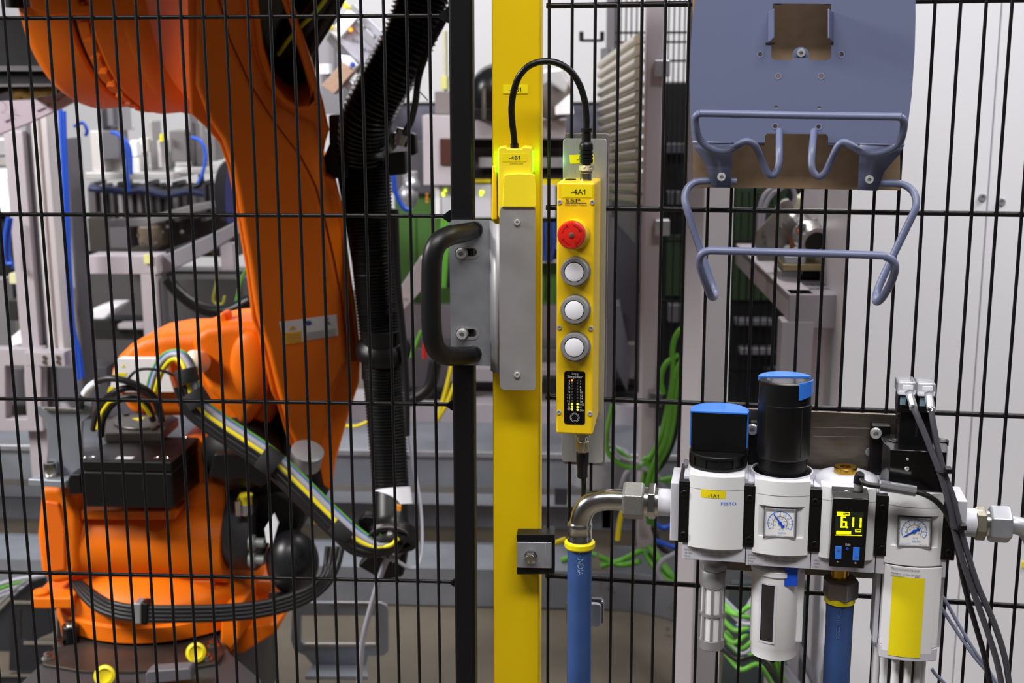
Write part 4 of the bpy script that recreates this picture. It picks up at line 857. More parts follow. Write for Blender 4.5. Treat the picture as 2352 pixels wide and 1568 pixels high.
PT('arm_face', [(452, -70), (490, -60), (530, 90), (575, 190), (620, 262), (655, 310), (690, 355), (712, 395), (728, 430), (738, 465), (752, 520), (768, 590), (785, 680), (800, 830), (770, 900), (745, 1040), (700, 1070), (660, 985), (634, 890), (612, 800), (590, 735), (582, 690), (571, 610), (557, 530), (544, 450), (531, 385), (510, 325), (480, 280), (450, 200)], .028, .06, bev=.012, seg=4)
LA = [(490, -60), (530, 90), (575, 190), (620, 262), (655, 310), (690, 355), (712, 395), (728, 430), (738, 465), (752, 520), (768, 590), (785, 680), (803, 830)]
LB = [(562, -60), (590, 100), (618, 190), (652, 238), (690, 260), (730, 262), (752, 300), (744, 350), (749, 402), (780, 470), (794, 560), (810, 680), (826, 830)]
qf = lambda L, o: [tuple(F0.pl(x, y, AQ+AN*o, AN)) for x, y in L]
VV = qf(LA, .026)+qf([((a[0]*.5+b[0]*.5), (a[1]*.5+b[1]*.5)) for a, b in zip(LA, LB)], .016)+qf(LB, -.012); nn = len(LA)
part('arm_slope', (VV, [(k_*nn+i_, k_*nn+i_+1, (k_+1)*nn+i_+1, (k_+1)*nn+i_) for k_ in (0, 1) for i_ in range(nn-1)]), m_orange, rb, smooth=179)
for y in (610, 700): PT('cable_lug', [(768, y), (804, y+2), (806, y+32), (772, y+38)], -.02, .06, bev=.004)
PT('window_floor', [(560, -60), (730, -60), (724, 250), (600, 250)], -.13, .02, m_gloss, bev=.002)
PT('window_rim', [(586, -60), (606, 112), (630, 194), (657, 226), (684, 244), (702, 243), (717, 229), (714, 202), (693, 130), (646, -60), (657, -60), (703, 126), (726, 204), (727, 236), (708, 254), (680, 255), (650, 238), (618, 202), (592, 118), (570, -60)], .008, .04, bev=.004, seg=3)
k = F0.k(587, 134, LY+.02); part('socket_bolt', lathe([(.0075, .01), (.0075, -.012), (.005, -.012)], F0.p(588, 134, LY+.02), (-1, .2, .1), 20), m_steel, rb)
# sticker on arm
SO = .0285
st = PT('safety_sticker', [(641, 740), (773, 722), (777, 770), (653, 791)], SO, .0004, mat('arm_sticker', (206, 204, 212), .4), bev=0, label='white and yellow safety sticker')
def on(L, o=.0004): return ext([F0.pl(x, y, AQ+AN*(SO+o), AN) for x, y in L], -AN*.0003)
part('yellow_field', on([(651, 765), (692, 760), (694, 786), (654, 791)]), mat('amber_field', (222, 160, 10), .4), st)
part('warning_triangle', on([(663, 758), (671.5, 747), (681, 756)]), mat('amber_triangle', (210, 150, 20), .4), st)
part('blue_disc', on(ellpx(708, 742, 8.5, 5.5)), mat('navy', (40, 60, 130), .4), st)
def lay(g, o=.0007):      # put flat print on the leaning face
    n = AN; q = AQ+AN*(SO+o); V = []
    for v in g[0]:
        v = Vector(v); r_ = v-F0.c; V.append(tuple(F0.c+r_*((q-F0.c).dot(n)/r_.dot(n))))
    return (V, g[1])
g = [lay(text(F0, s, 660, 690, y, 4, 1.0)) for s, y in (('CAUTION', 771), ('ATTENTION', 778), ('ACHTUNG', 785))]
g += [on([(700+a, y-a*.14), (770, y-10), (770, y-9), (700+a, y+1-a*.14)], .0005) for y, a in ((765, 2), (769, 0), (773, 3), (777, 1), (781, 0))]
g += [on([(747, 733), (756, 728), (752, 740), (760, 744), (749, 747), (753, 738)], .0005)]
part('sticker_print', g, m_inkg, st)
# upper joint housing, upper left
def xl(x, y, r, pr, d, n=56): return None
zc = F0.p(300, 20, 1.02).z
def drum(name, x0_, x1_, ytop, ybot, d, m=m_orange, bev=.01):
    a, b = F0.p(x0_, 100, d).x, F0.p(x1_, 100, d).x; zb_ = F0.p((x0_+x1_)/2, ybot, d+.1).z; R_ = ytop
    return part(name, lathe([(R_*.93, 0), (R_, .012), (R_, b-a-.012), (R_*.93, b-a)], (a, d+.2, zb_+R_), (1, 0, 0), 64), m, rb, smooth=40)
TH = .2; UA = Vector((math.cos(TH), -math.sin(TH), 0)); UF = Vector((-math.sin(TH), -math.cos(TH), 0)); KU = F0.k(300, 200, 1.2); UC = F0.p(300, -20, 1.2)
def up_l(name, prof, m=m_orange, **k): return part(name, lathe([(r_*KU, (s_-300)*KU) for r_, s_ in prof], UC, UA, 96), m, rb, smooth=35, **k)
up_l('wrist_shell', [(60, 96), (80, 104), (130, 124), (190, 148), (230, 166), (249, 180), (257, 194), (262, 210), (255, 298), (250, 302)])
up_l('seal_groove', [(244, 298), (244, 318)], m_ink)
up_l('gear_ring', [(248, 312), (254, 316), (252, 352), (248, 356)])
up_l('joint_housing', [(262, 360), (269, 362), (273, 368), (268, 424), (266, 480)])
up_l('housing_step', [(262, 428), (272, 436), (274, 452), (270, 476), (262, 492)])
up_l('ring_seat', [(258, 350), (262, 353), (262, 362)])
for i in range(13):
    ph = math.radians(-6+i*8.5); rr_ = 258*KU; c_ = UC+UA*((340-300)*KU)+(UF*math.cos(ph)+Vector((0, 0, -1))*math.sin(ph))*rr_
    dn = (UF*-math.sin(ph)+Vector((0, 0, -1))*math.cos(ph)); nr = (UF*math.cos(ph)+Vector((0, 0, -1))*math.sin(ph))
    part('ring_tooth', ext([c_+UA*a_*.010+dn*b_*.011-nr*.006 for a_, b_ in ((-1, -.8), (-.8, -1), (1, -1), (1, 1), (-.8, 1), (-1, .8))], nr*.016), m_orange, rb, bev=.002)
P0('shell_cover', [(176, -70), (178, 5), (184, 12), (215, 12), (222, 14), (230, 20), (232, 34), (190, 34), (110, 34), (70, 20), (60, -70)], .965, 1.0, bev=.004)
# black box above left and its bands
hb = thing('control_machine', 'black machine head in the top left corner above the lilac panel', 'machine', F0, F0.p(60, 225, 1.3))
part('black_body', ppx(F0, [(-60, 40), (160, 40), (160, 192), (30, 206), (-60, 236)], 1.26, 1.6), m_dark, hb, bev=.004)
part('grey_band', ppx(F0, [(-60, 151), (160, 151), (160, 163), (-60, 163)], 1.245, 1.27), m_framed, hb)
part('grey_band', ppx(F0, [(-60, 193), (160, 192), (160, 198), (-60, 200)], 1.235, 1.27), m_framed, hb)
part('gold_edge', ppx(F0, [(28, 205), (120, 198), (122, 218), (30, 231)], 1.25, 1.27), mat('bronze_edge', (120, 96, 50), .3, .7, var=.5, vscale=60), hb)
for x in (34, 84): part('hose_end', tube(px3(F0, [(x, -80, 1.0), (x, -10, 1.0), (x+1, 18, 1.0)]), 21*F0.k(x, 0, 1.0), 24, 4), m_rubber, hb)
# ---- dress pack hoses
def hose_thing(name, label, pts, r, pitch, dep=.12):
    t = thing(name, label, 'hose', F0, F0.p(*pts[-1])); part('corrugated_tube', corr(px3(F0, pts), r, pitch, dep), m_gloss if 0 else mat('corrugated_black', (8, 8, 9), .25, spec=.4), t, smooth=50); return t
kk = F0.k(850, 200, .98)
up = hose_thing('corrugated_hose', 'thick black corrugated hose rising to the right of the orange arm', [(1040, -260, .97), (1015, -150, .96), (975, -20, .96), (950, 60, .96), (918, 130, .96), (880, 195, .97), (848, 255, .98), (834, 310, 1.0), (832, 362, 1.02)], lambda t: (64-4*t)*kk, .0088, .13)
part('side_cable', tube(px3(F0, [(1040, 10, .90), (1012, 60, .90), (985, 110, .89), (965, 165, .89), (958, 200, .89), (955, 230, .90), (945, 275, .92), (930, 305, .94)]), 7.5*kk, 12, 6), m_rubber, up, smooth=60)
part('zip_tie', [tube(px3(F0, [(957, 204, .888), (975, 222, .886), (983, 231, .885)]), 1.4*kk, 6, 2), lathe([(.005, 0), (.005, .006)], F0.p(958, 200, .885), (0, 1, 0), 12)], m_blackpl, up)
lo = thing('corrugated_hose', 'lower black corrugated hose hanging down to the cable plug', 'hose', F0, F0.p(900, 1120, 1.0))
part('corrugated_tube', corr(px3(F0, [(843, 380, 1.06), (850, 480, 1.05), (858, 600, 1.04), (868, 720, 1.04), (876, 800, 1.03), (882, 900, 1.03), (890, 1010, 1.02), (898, 1130, 1.0)]), lambda t: (56-10*t)*kk, .0062, .07), mat('dull_corrugated', (9, 9, 10), .4, spec=.3), lo, smooth=50)
part('smooth_side_tube', tube(px3(F0, [(905, 480, 1.0), (912, 640, 1.0), (926, 780, 1.0), (934, 900, .99), (936, 1000, .99)]), lambda t: (11-5*t)*kk, 14, 6), m_cblk, lo, smooth=60)
ck = thing('hose_clamp', 'black hose clamp bracket joining the two corrugated hoses', 'clamp', F0, F0.p(830, 410, 1.0))
part('clamp_ring', [lathe([(58*kk, -.022), (64*kk, -.02), (64*kk, .016), (60*kk, .02)], F0.p(838, 352, 1.02), (-.12, .25, .95), 40)], m_blackpl, ck, smooth=40)
part('flange', [lathe([(66*kk, -.006), (76*kk, -.004), (76*kk, .004), (66*kk, .006)], F0.p(840, 330, 1.03), (-.2, .5, .85), 40)], m_blackpl, ck, smooth=40)
part('bracket_arm', ppx(F0, [(754, 264), (790, 262), (800, 300), (800, 410), (741, 410), (738, 372), (756, 330)], 1.0, 1.1), m_blackpl, ck, bev=.004)
part('bracket_plate', ppx(F0, [(772, 395), (850, 405), (868, 560), (872, 760), (878, 876), (830, 874), (826, 760), (806, 600)], 1.07, 1.1), m_dark, ck, bev=.004)
part('swivel', lathe([(.034, -.02), (.034, .02)], F0.p(856, 378, 1.1), (0, 1, 0), 30), m_blackpl, ck)
mid = thing('hose_ring', 'black ring collar around the lower corrugated hose', 'collar', F0, F0.p(880, 850, 1.0))
part('collar', lathe([(50*kk, -.022), (66*kk, -.012), (68*kk, 0), (60*kk, .012), (50*kk, .02)], F0.p(880, 800, 1.03), (.05, -.35, .93), 40), m_blackpl, mid, smooth=40)
part('collar_band', lathe([(51*kk, -.03), (51*kk, .03)], F0.p(878, 790, 1.03), (.03, -.05, 1), 36), m_rubber, mid)
sn = thing('sensor_connector', 'small nickel sensor connector with black plug beside the corrugated hose', 'connector', F0, F0.p(925, 340, .95))
part('nickel_nut', [lathe([(.013, 0), (.013, .008), (.016, .009), (.016, .02), (.012, .021), (.012, .03)], F0.p(918, 334, .95), (.25, 0, 1), 12)], m_steel, sn)
part('black_plug', ppx(F0, [(940, 304), (953, 308), (956, 352), (948, 358), (936, 354)], .94, .97), m_blackpl, sn, bev=.003)
part('cable', tube(px3(F0, [(938, 300, .94), (932, 312, .945), (927, 322, .95)]), 6*kk, 10, 3), m_rubber, sn)
part('mount', ppx(F0, [(890, 352), (930, 346), (932, 400), (888, 404)], .99, 1.02), m_dark, sn, bev=.002)
# plug at the end
pl = thing('hose_plug', 'black plug with white tag at the lower end of the corrugated hose', 'plug', F0, F0.p(895, 1290, .95))
part('white_tag', lathe([(45*kk, .02), (46*kk, -.008), (46.5*kk, -.012)], F0.p(903, 1146, .99), (-.12, .35, .93), 40), m_lens, pl, label='white printed tag wrapped round the plug')
part('plug_body', lathe([(42*kk, .05), (43*kk, 0), (46*kk, -.01), (60*kk, -.02), (64*kk, -.045), (60*kk, -.055), (46*kk, -.05), (45*kk, -.02), (1*kk, -.018)], F0.p(898, 1192, .965), (-.08, .55, .80), 44), m_blackpl, pl, smooth=40)
part('inner_ring', [lathe([(47*kk, .0), (49*kk, -.003), (45*kk, -.003), (44*kk, 0)], F0.p(893, 1230, .915), (-.08, .75, .65), 40)], m_framed, pl)
part('orange_mark', ppx(F0, [(909, 1159), (921, 1162), (920, 1174), (908, 1172)], .925, .93), m_led_o if 0 else mat('orange_mark', (230, 140, 10), .4), pl)
part('plug_ear', [ppx(F0, [(821, 1196), (836, 1183), (858, 1186), (862, 1250), (850, 1262), (822, 1230)], .94, .97), ppx(F0, [(900, 1290), (935, 1265), (925, 1325), (880, 1335), (820, 1300), (850, 1270)], .98, 1.02)], m_blackpl, pl, bev=.005)
# ---- cable bundle from base to plug
kb_ = F0.k(600, 1000, .95)
spine = [(352, 905, 1.0), (366, 858, .99), (388, 826, .97), (410, 822, .96), (427, 840, .95), (436, 880, .94), (452, 925, .935), (500, 965, .93), (560, 1005, .925), (625, 1050, .92), (690, 1110, .91), (745, 1165, .905), (795, 1212, .90), (830, 1240, .90), (868, 1254, .90), (898, 1246, .905), (908, 1236, .92)]
offs = [('yellow cable', m_cyel, -3.5, 0, 6.5, 'bright yellow cable in the bundle, running to the plug'), ('green', m_cgrn, 2.5, 5, 4, 'green cable running beside the yellow cable in the bundle'), ('grey', m_cgry, 7.5, 1, 7, 'light grey cable in the bundle'), ('blue', m_cblu, 14, 3, 2.6, 'thin blue cable along the upper edge of the bundle'),
        ('black', m_cblk, -11, 0, 7.5, 'black cable just below the yellow one in the bundle'), ('black', m_cblk, -22, 2, 8, 'second black cable of the bundle, below the first'), ('black', m_cblk, -32, 5, 8, 'lowest black cable of the bundle'), ('green', m_cgrn, 17, 9, 4.5, 'thin green cable at the top edge of the bundle')]
for nm, m, off, dd, r_, lb in offs:
    L = []
    for i, (x, y, d) in enumerate(spine):
        a = spine[max(i-1, 0)]; b = spine[min(i+1, len(spine)-1)]; tx, ty = b[0]-a[0], b[1]-a[1]; n_ = math.hypot(tx, ty)
        e = off*(1.0 if i < 14 else .55); L.append((x+ty/n_*e, y-tx/n_*e, d+dd*.001))
    if nm == 'black': L = L[5:]
    t = thing('bundle_cable', lb, 'cable', F0, F0.p(*L[0]), 'cables of the diagonal bundle'); part('cable', tube(px3(F0, L), r_*kb_, 12, 6), m, t, smooth=60)
for i, (x, y, ax, r_, w_) in enumerate(((430, 862, (.25, -.1, -1), 25, .026), (452, 915, (.6, -.1, -1), 27, .03), (625, 1050, (1, 0, -.7), 30, .036), (795, 1205, (1, 0, -.8), 29, .04))):
    t = thing('cable_strap', 'black hook-and-loop strap, %s around the cable bundle' % ('uppermost', 'second from the top', 'second from the bottom', 'lowest')[i], 'strap', F0, F0.p(x, y, .93), 'straps around the bundle')
    part('strap', lathe([(r_*kb_*.96, -w_/2), (r_*kb_, -w_/2+.002), (r_*kb_, w_/2-.002), (r_*kb_*.96, w_/2)], F0.p(x-(6 if i > 1 else 0), y+(8 if i > 1 else 0), .935 if i < 2 else .915), ax, 30), mat('strap_fabric', (28, 28, 31), .8), t, smooth=40)
for lb, m, L, r_ in (('green stub at the plug', m_cgrn, [(872, 1243, .915), (874, 1232, .91), (876, 1224, .905)], 6), ('white stub at the plug', m_lens, [(888, 1238, .912), (893, 1228, .905), (896, 1222, .90)], 6), ('yellow stub at the plug', m_cyel, [(880, 1256, .9), (900, 1250, .898), (914, 1236, .897)], 5)):
    t = thing('wire_end', 'short '+lb, 'cable', F0, F0.p(*L[0])); part('cable', tube(px3(F0, L), r_*kb_, 12, 5), m, t, smooth=60)
for lb, L, r_, m in (('pale grey cable hanging from the plug to the floor', [(892, 1278, .93), (882, 1300, .94), (865, 1350, .97), (845, 1420, 1.0), (832, 1480, 1.02), (826, 1560, 1.04), (824, 1640, 1.05)], 7, m_cgry), ('pale grey cable looping right of the plug', [(895, 1275, .93), (915, 1290, .93), (940, 1304, .94), (958, 1300, .96), (967, 1270, .99), (969, 1220, 1.02), (964, 1150, 1.05), (952, 1080, 1.07), (940, 1010, 1.08), (932, 940, 1.09)], 4.5, m_cgry)):
    t = thing('hanging_cable', lb, 'cable', F0, F0.p(*L[0])); part('cable', tube(px3(F0, L), r_*kb_, 12, 6), m, t, smooth=60)
# black loops left
for i, (L, r_) in enumerate((([(182, 950, 1.05), (188, 915, 1.0), (205, 890, .97), (228, 874, .96), (260, 869, .95), (300, 878, .95), (340, 898, .96), (362, 925, .98), (372, 965, 1.02)], 8), ([(215, 985, 1.04), (222, 950, 1.0), (245, 915, .97), (280, 893, .96), (320, 893, .97), (352, 915, .98), (368, 955, 1.0)], 8), ([(232, 1000, 1.04), (238, 960, 1.02), (262, 925, 1.0), (300, 912, .99), (335, 925, 1.0), (352, 965, 1.02)], 8), ([(292, 872, .95), (312, 852, .95), (340, 847, .95), (375, 852, .95), (400, 862, .95)], 3.6), ([(224, 985, .98), (233, 950, .97), (250, 925, .965), (262, 920, .96)], 4), ([(318, 920, .965), (335, 938, .97), (345, 955, .98)], 4))):
    m = (m_cblk, m_cblk, m_cblk, m_cblk, m_cyel, m_cyel)[i]
    lb = ('outermost black cable arching left of the bundle', 'middle black cable arching left of the bundle', 'inner black cable arching above the black cover', 'thin dark cable crossing the white sticker', 'short yellow cable piece on the left loop', 'short yellow cable piece right of the black cover')[i]
    t = thing('loop_cable', lb, 'cable', F0, F0.p(*L[0]), 'looped cables on the robot base'); part('cable', tube(px3(F0, L), r_*kb_, 12, 6), m, t, smooth=60)
part('clear_marker', tube(px3(F0, [(195, 905, .968), (206, 890, .96), (222, 878, .955)]), 9.5*kb_, 12, 3), m_lens, t)
# thick black cables across the base
for i in range(4):
    L = [(168+6*i, 1338, 1.06), (188+8*i, 1368-3*i, 1.02), (222+6*i, 1398-7*i, .985), (262, 1413-9*i, .965), (310, 1421-9*i, .955), (400, 1423-9*i, .95), (520, 1420-9*i, .955), (620, 1408-9*i, .97), (700, 1382-9*i, .99), (750-4*i, 1345-6*i, 1.02), (775-9*i, 1300, 1.05), (786-11*i, 1255, 1.07)]
    t = thing('base_cable', '%s of four thick black cables sweeping round the robot base' % ('lowest', 'second lowest', 'second highest', 'highest')[i], 'cable', F0, F0.p(*L[0]), 'cables round the robot base'); part('cable', tube(px3(F0, L), 7.3*kb_, 12, 6), m_cblk, t, smooth=60)
t = thing('cable_clamp', 'grey metal band clamp round the robot base cables', 'clamp', F0, F0.p(315, 1430, .95))
part('band', ppx(F0, [(306, 1385), (323, 1386), (323, 1434), (306, 1433)], .942, .972), m_zinc, t, bev=.003); part('rubber_sleeve', ppx(F0, [(323, 1384), (340, 1386), (338, 1437), (322, 1436)], .944, .972), m_rubber, t, bev=.004)
# junction box
jb = thing('junction_box', 'black lidded junction box on the robot base', 'box', F0, F0.p(300, 1170, 1.0))
YB = .97; a = F0.p(188, 1057, YB); b = F0.p(400, 1168, YB); yback = F0.pz(300, 1001, a.z).y
part('box_body', box((a.x, YB, b.z), (b.x, yback, a.z-.022)), m_blackpl, jb, bev=.004)
part('lid', box((a.x-.001, YB-.001, a.z-.0215), (b.x+.001, yback+.001, a.z)), m_blackpl, jb, bev=.004)
for x, y in ((192, 1052), (212, 1050), (360, 1051), (383, 1052), (425, 1005), (252, 1003)):
    cq = F0.pz(x, y, a.z); part('lid_screw', lathe([(.006, -.0005), (.006, .0012), (.003, .0014), (.002, 0)], cq, n=16), m_steel, jb)
cq = F0.pz(287, 1051, a.z); part('small_label', box((cq.x-.016, cq.y-.008, a.z), (cq.x+.016, cq.y+.008, a.z+.0003)), mat('grey_label', (186, 186, 190), .5), jb)
t = thing('tilted_cover', 'dark hexagonal cover with yellow warning triangle behind the junction box', 'cover', F0, F0.p(320, 995, 1.15))
zc = F0.p(310, 985, 1.13).z
pts = [(232, 975), (272, 950), (392, 951), (410, 958), (372, 992), (240, 994)]
part('cover_plate', ext([F0.pz(x, y, zc) for x, y in pts], (0, 0, -.02)), mat('dark_bronze_plastic', (58, 54, 50), .35), t, bev=.003)
part('raised_dome', ext([F0.pz(x, y, zc+.0005) for x, y in ellpx(318, 973, 58, 14, 26)], (0, 0, .004)), mat('dark_bronze_plastic2', (66, 62, 58), .3), t, bev=.003)
part('warning_triangle', ext([F0.pz(x, y, zc+.0048) for x, y in ((303, 961), (334, 958), (321, 967))], (0, 0, .0004)), m_ylab, t, label='yellow triangle')
part('cover_screw', lathe([(.006, 0), (.006, .004)], F0.pz(352, 987, zc), n=14), m_gloss, t); part('cover_screw', lathe([(.006, 0), (.006, .004)], F0.pz(290, 953, zc), n=14), m_gloss, t)
# zinc Y bracket
zb_ = thing('zinc_bracket', 'zinc plated forked bracket bolted left of the junction box', 'bracket', F0, F0.p(120, 1110, 1.0))
part('fork_plate', ppx(F0, [(85, 931), (95, 935), (100, 941), (183, 944), (191, 938), (192, 918), (212, 920), (212, 950), (190, 970), (188, 1000), (190, 1045), (200, 1075), (180, 1095), (100, 1092), (105, 1062), (108, 1040), (108, 990), (104, 968), (90, 955), (84, 945)], 1.03, 1.036), m_galv, zb_, bev=.002)
zf = F0.p(110, 1100, 1.0).z
part('foot', ext([F0.pz(x, y, zf) for x, y in ((64, 1100), (98, 1085), (182, 1062), (194, 1090), (150, 1104), (140, 1104))], (0, 0, -.014)), m_galv, zb_, bev=.002)
part('edge_rim', ppx(F0, [(97, 936), (187, 939), (187, 945), (99, 943)], 1.022, 1.03), m_steel, zb_, bev=.002)
cq = F0.pz(118, 1093, zf); part('socket_bolt', lathe([(.0175, 0), (.0175, .003), (.0125, .003), (.0135, .006), (.0135, .026), (.0125, .028), (.007, .028), (.006, .01)], cq, n=30), m_steel, zb_, smooth=40)
t = thing('black_block', 'small black block left of the junction box on orange casting', 'block', F0, F0.p(165, 1135, 1.0))
part('block', ppx(F0, [(155, 1100), (162, 1088), (185, 1088), (190, 1135), (156, 1137)], .99, 1.03), m_blackpl, t, bev=.004)
# stuff right of column: motor, black cap, breather caps
t = thing('drive_motor', 'big black drive motor below the cable bundle', 'motor', F0, F0.p(620, 1180, 1.1))
part('motor_body', lathe([(.09, 0), (.095, .01), (.095, .15), (.08, .16)], F0.p(590, 1060, 1.2)+Vector((-.02, 0, 0)), (1, .1, .1), 40), m_dark, t, smooth=40)
part('motor_cap', ball(F0.p(672, 1290, 1.08), .053, 16, (1.0, 1, 1.25)), m_gloss if 0 else mat('satin_black_cap', (26, 27, 31), .35), t, smooth=180, label='rounded black motor cap')
part('motor_dome', ball(F0.p(560, 1040, 1.12), .075, 16, (1.1, 1, 1)), m_dark, t, smooth=180)
part('cap_socket', lathe([(.02, 0), (.02, .03), (.014, .035)], F0.p(640, 1360, 1.05), (0, -.3, -1), 20), m_blackpl, t)
part('bracket_wing', ppx(F0, [(480, 1085), (492, 1042), (540, 1040), (610, 1062), (640, 1090), (600, 1120), (560, 1100), (478, 1098)], .98, 1.0), m_blackpl, t, bev=.004)
part('dark_plate', ppx(F0, [(560, 1130), (640, 1120), (700, 1160), (690, 1230), (630, 1250), (560, 1260), (520, 1200)], 1.12, 1.2), m_dark, t, bev=.02)
part('white_tags', ppx(F0, [(607, 1215), (630, 1178), (640, 1200), (626, 1250), (612, 1246)], 1.0, 1.003), m_lens, t, bev=.001)
t = thing('vent_breather', 'silver cylindrical vent cap on the orange arm', 'cap', F0, F0.p(705, 1060, .99))
part('cap', lathe([(.030, .0), (.030, .028), (.031, .029), (.031, .034), (.026, .036)], F0.p(700, 1066, .985), (.28, -.35, .9), 36), m_silver, t, smooth=40)
for nm, x, y, lb in (('yellow_plug', 566, 1141, 'yellow protective cap on the fitting above the gear cover'),):
    t = thing(nm, lb, 'cap', F0, F0.p(x, y+30, 1.06)); cq = F0.p(x, y+16, 1.06)
    part('cap', [lathe([(.011, 0), (.0115, .014), (.013, .016), (.013, .020)], cq, n=24), tube(circ(F0.p(x-12, y+6, 1.06), .006, 12), .0018, 8, 2, True)], m_cyel, t, smooth=40); part('hex_fitting', hexnut(cq, .0125, -.022, (0, 0, 1)), m_zinc, t); part('stem', lathe([(.006, 0), (.006, .03)], F0.p(x-18, y+42, 1.05), n=14), m_steel, t)
t = thing('yellow_plug', 'small yellow cap tilted beneath the cable bundle', 'cap', F0, F0.p(730, 1190, 1.05)); part('cap', lathe([(.012, 0), (.010, .016), (.008, .02)], F0.p(722, 1190, 1.05), (.9, 0, -.3), 20), m_cyel, t)
# mounting plate, pedestal with screws and yellow caps
ZP = F0.p(300, 1480, 1.0).z-.004
mp2 = thing('base_plate', 'dark steel plate under the orange robot base', 'plate', F0, F0.pz(300, 1520, ZP))
pp = [(97, 1521), (110, 1503), (140, 1475), (180, 1450), (480, 1448), (503, 1476), (512, 1500), (498, 1522), (440, 1532), (300, 1541), (190, 1540), (100, 1525)]
part('plate', ext([F0.pz(x, y, ZP) for x, y in pp], (0, 0, -.006)), m_floorplate, mp2, bev=.001)
pd = thing('pedestal', 'charcoal grey pedestal carrying the robot base', 'pedestal', F0, (F0.pz(300, 1540, ZP).x, 1.2, 0))
q0 = [F0.pz(x, y, ZP-.0065) for x, y in ((95, 1523), (175, 1446), (500, 1444), (530, 1500), (600, 1560), (640, 1700), (-60, 1700), (55, 1560))]
part('top_slab', ext(q0, (0, 0, -.05)), m_ped, pd, bev=.003)
part('column', box((F0.p(120, 1560, 1.0).x, 1.0, .0), (F0.p(500, 1560, 1.0).x, 1.45, ZP-.05)), m_ped, pd, bev=.004)
for x, y in ((137, 1480), (111, 1510), (490, 1482), (473, 1513)):
    t = thing('plate_screw', 'silver socket screw at the %s of the dark base plate' % {137: 'upper left corner', 111: 'lower left corner', 490: 'upper right corner', 473: 'lower right corner'}[x], 'screw', F0, F0.pz(x, y, ZP), 'screws of the robot base plate'); cq = F0.pz(x, y+2, ZP)
    part('washer', lathe([(.0125, 0), (.0125, .002)], cq, n=24), m_steel, t); part('screw_head', lathe([(.008, .002), (.008, .011), (.004, .011), (.004, .004)], cq, n=20), m_steel, t)
t = thing('rubber_stop', 'black cylindrical stop with steel screw at the left of the robot base', 'stop', F0, F0.pz(165, 1475, ZP)); cq = F0.pz(164, 1473, ZP)
part('stop_body', lathe([(.0165, 0), (.0165, .034), (.0155, .035)], cq, n=28), m_blackpl, t); part('screw_head', lathe([(.014, .035), (.014, .037), (.008, .038), (.008, .044), (.004, .044)], cq, n=20), m_steel, t)
for x, y, z_, lb in ((455, 1500, .02, 'yellow round cap standing on the right of the base plate'), (247, 1553, .0, 'yellow round cap at the bottom edge below the base plate')):
    t = thing('round_stopper', lb, 'cap', F0, F0.pz(x, y+10, ZP)); part('cap', lathe([(.019, 0), (.019, -.010), (.013, -.012), (.012, -.006), (.001, -.006)], F0.pz(x, y+12, ZP)+Vector((0, -.01, .018)), (-.25, .85, -.35), 28), m_cyel, t, smooth=40)
t = thing('grey_connector', 'grey moulded connector at the bottom edge under the robot', 'connector', F0, F0.pz(385, 1560, ZP)); yq = F0.pz(385, 1560, ZP).y-.02
part('shell', ppx(F0, [(333, 1548), (340, 1541), (434, 1534), (439, 1540), (441, 1562), (335, 1572)], yq, yq+.03), m_framed, t, bev=.003)
# galvanised open frame, bottom middle
zz = thing('zinc_bracket', 'zinc plated open frame bracket standing on the floor right of the robot', 'bracket', F0, F0.p(760, 1560, 1.45))
part('frame_plate', ppx(F0, [(672, 1380), (682, 1383), (875, 1384), (888, 1390), (892, 1400), (892, 1495), (880, 1506), (845, 1506), (840, 1530), (720, 1530), (700, 1505), (676, 1495), (668, 1470)], 1.4, 1.41, [[(692, 1414), (862, 1414), (862, 1481), (700, 1481), (692, 1472)]]), m_galv, zz, bev=.002)
part('foot', ext([F0.p(718, 1525, 1.4), F0.p(840, 1525, 1.4), F0.p(846, 1552, 1.33), F0.p(700, 1552, 1.33)], (0, 0, -.01)), m_galv, zz, bev=.002)
for q in ([(768, 1383), (875, 1384), (874, 1389), (768, 1388)], [(700, 1478), (862, 1478), (862, 1484), (700, 1484)]): part('rim', ppx(F0, q, 1.394, 1.4), m_steel, zz)
# cables through the arm window
for i, (L, r_, m, lb) in enumerate((([(620, 215, 1.08), (634, 170, 1.03), (655, 125, .99), (690, 78, .96), (725, 30, .94), (770, -40, .93)], 22, m_cblk, 'thick black sheathed cable leaving the arm window'), ([(645, 222, 1.07), (656, 185, 1.03), (680, 150, .99), (715, 100, .96), (752, 40, .94), (792, -40, .93)], 17, m_cblk, 'second black sheathed cable leaving the arm window'), ([(640, 125, .965), (668, 85, .935), (700, 52, .918), (730, 22, .905), (768, -30, .9)], 4.6, mat('lime_cable', (190, 196, 40), .45), 'thin lime-yellow cable lying on the sheathed cables'))):
    t = thing('window_cable', lb, 'cable', F0, F0.p(*L[0]), 'cables in the arm window'); part('cable', tube(px3(F0, L), r_*kb_, 16, 6), m, t, smooth=60)
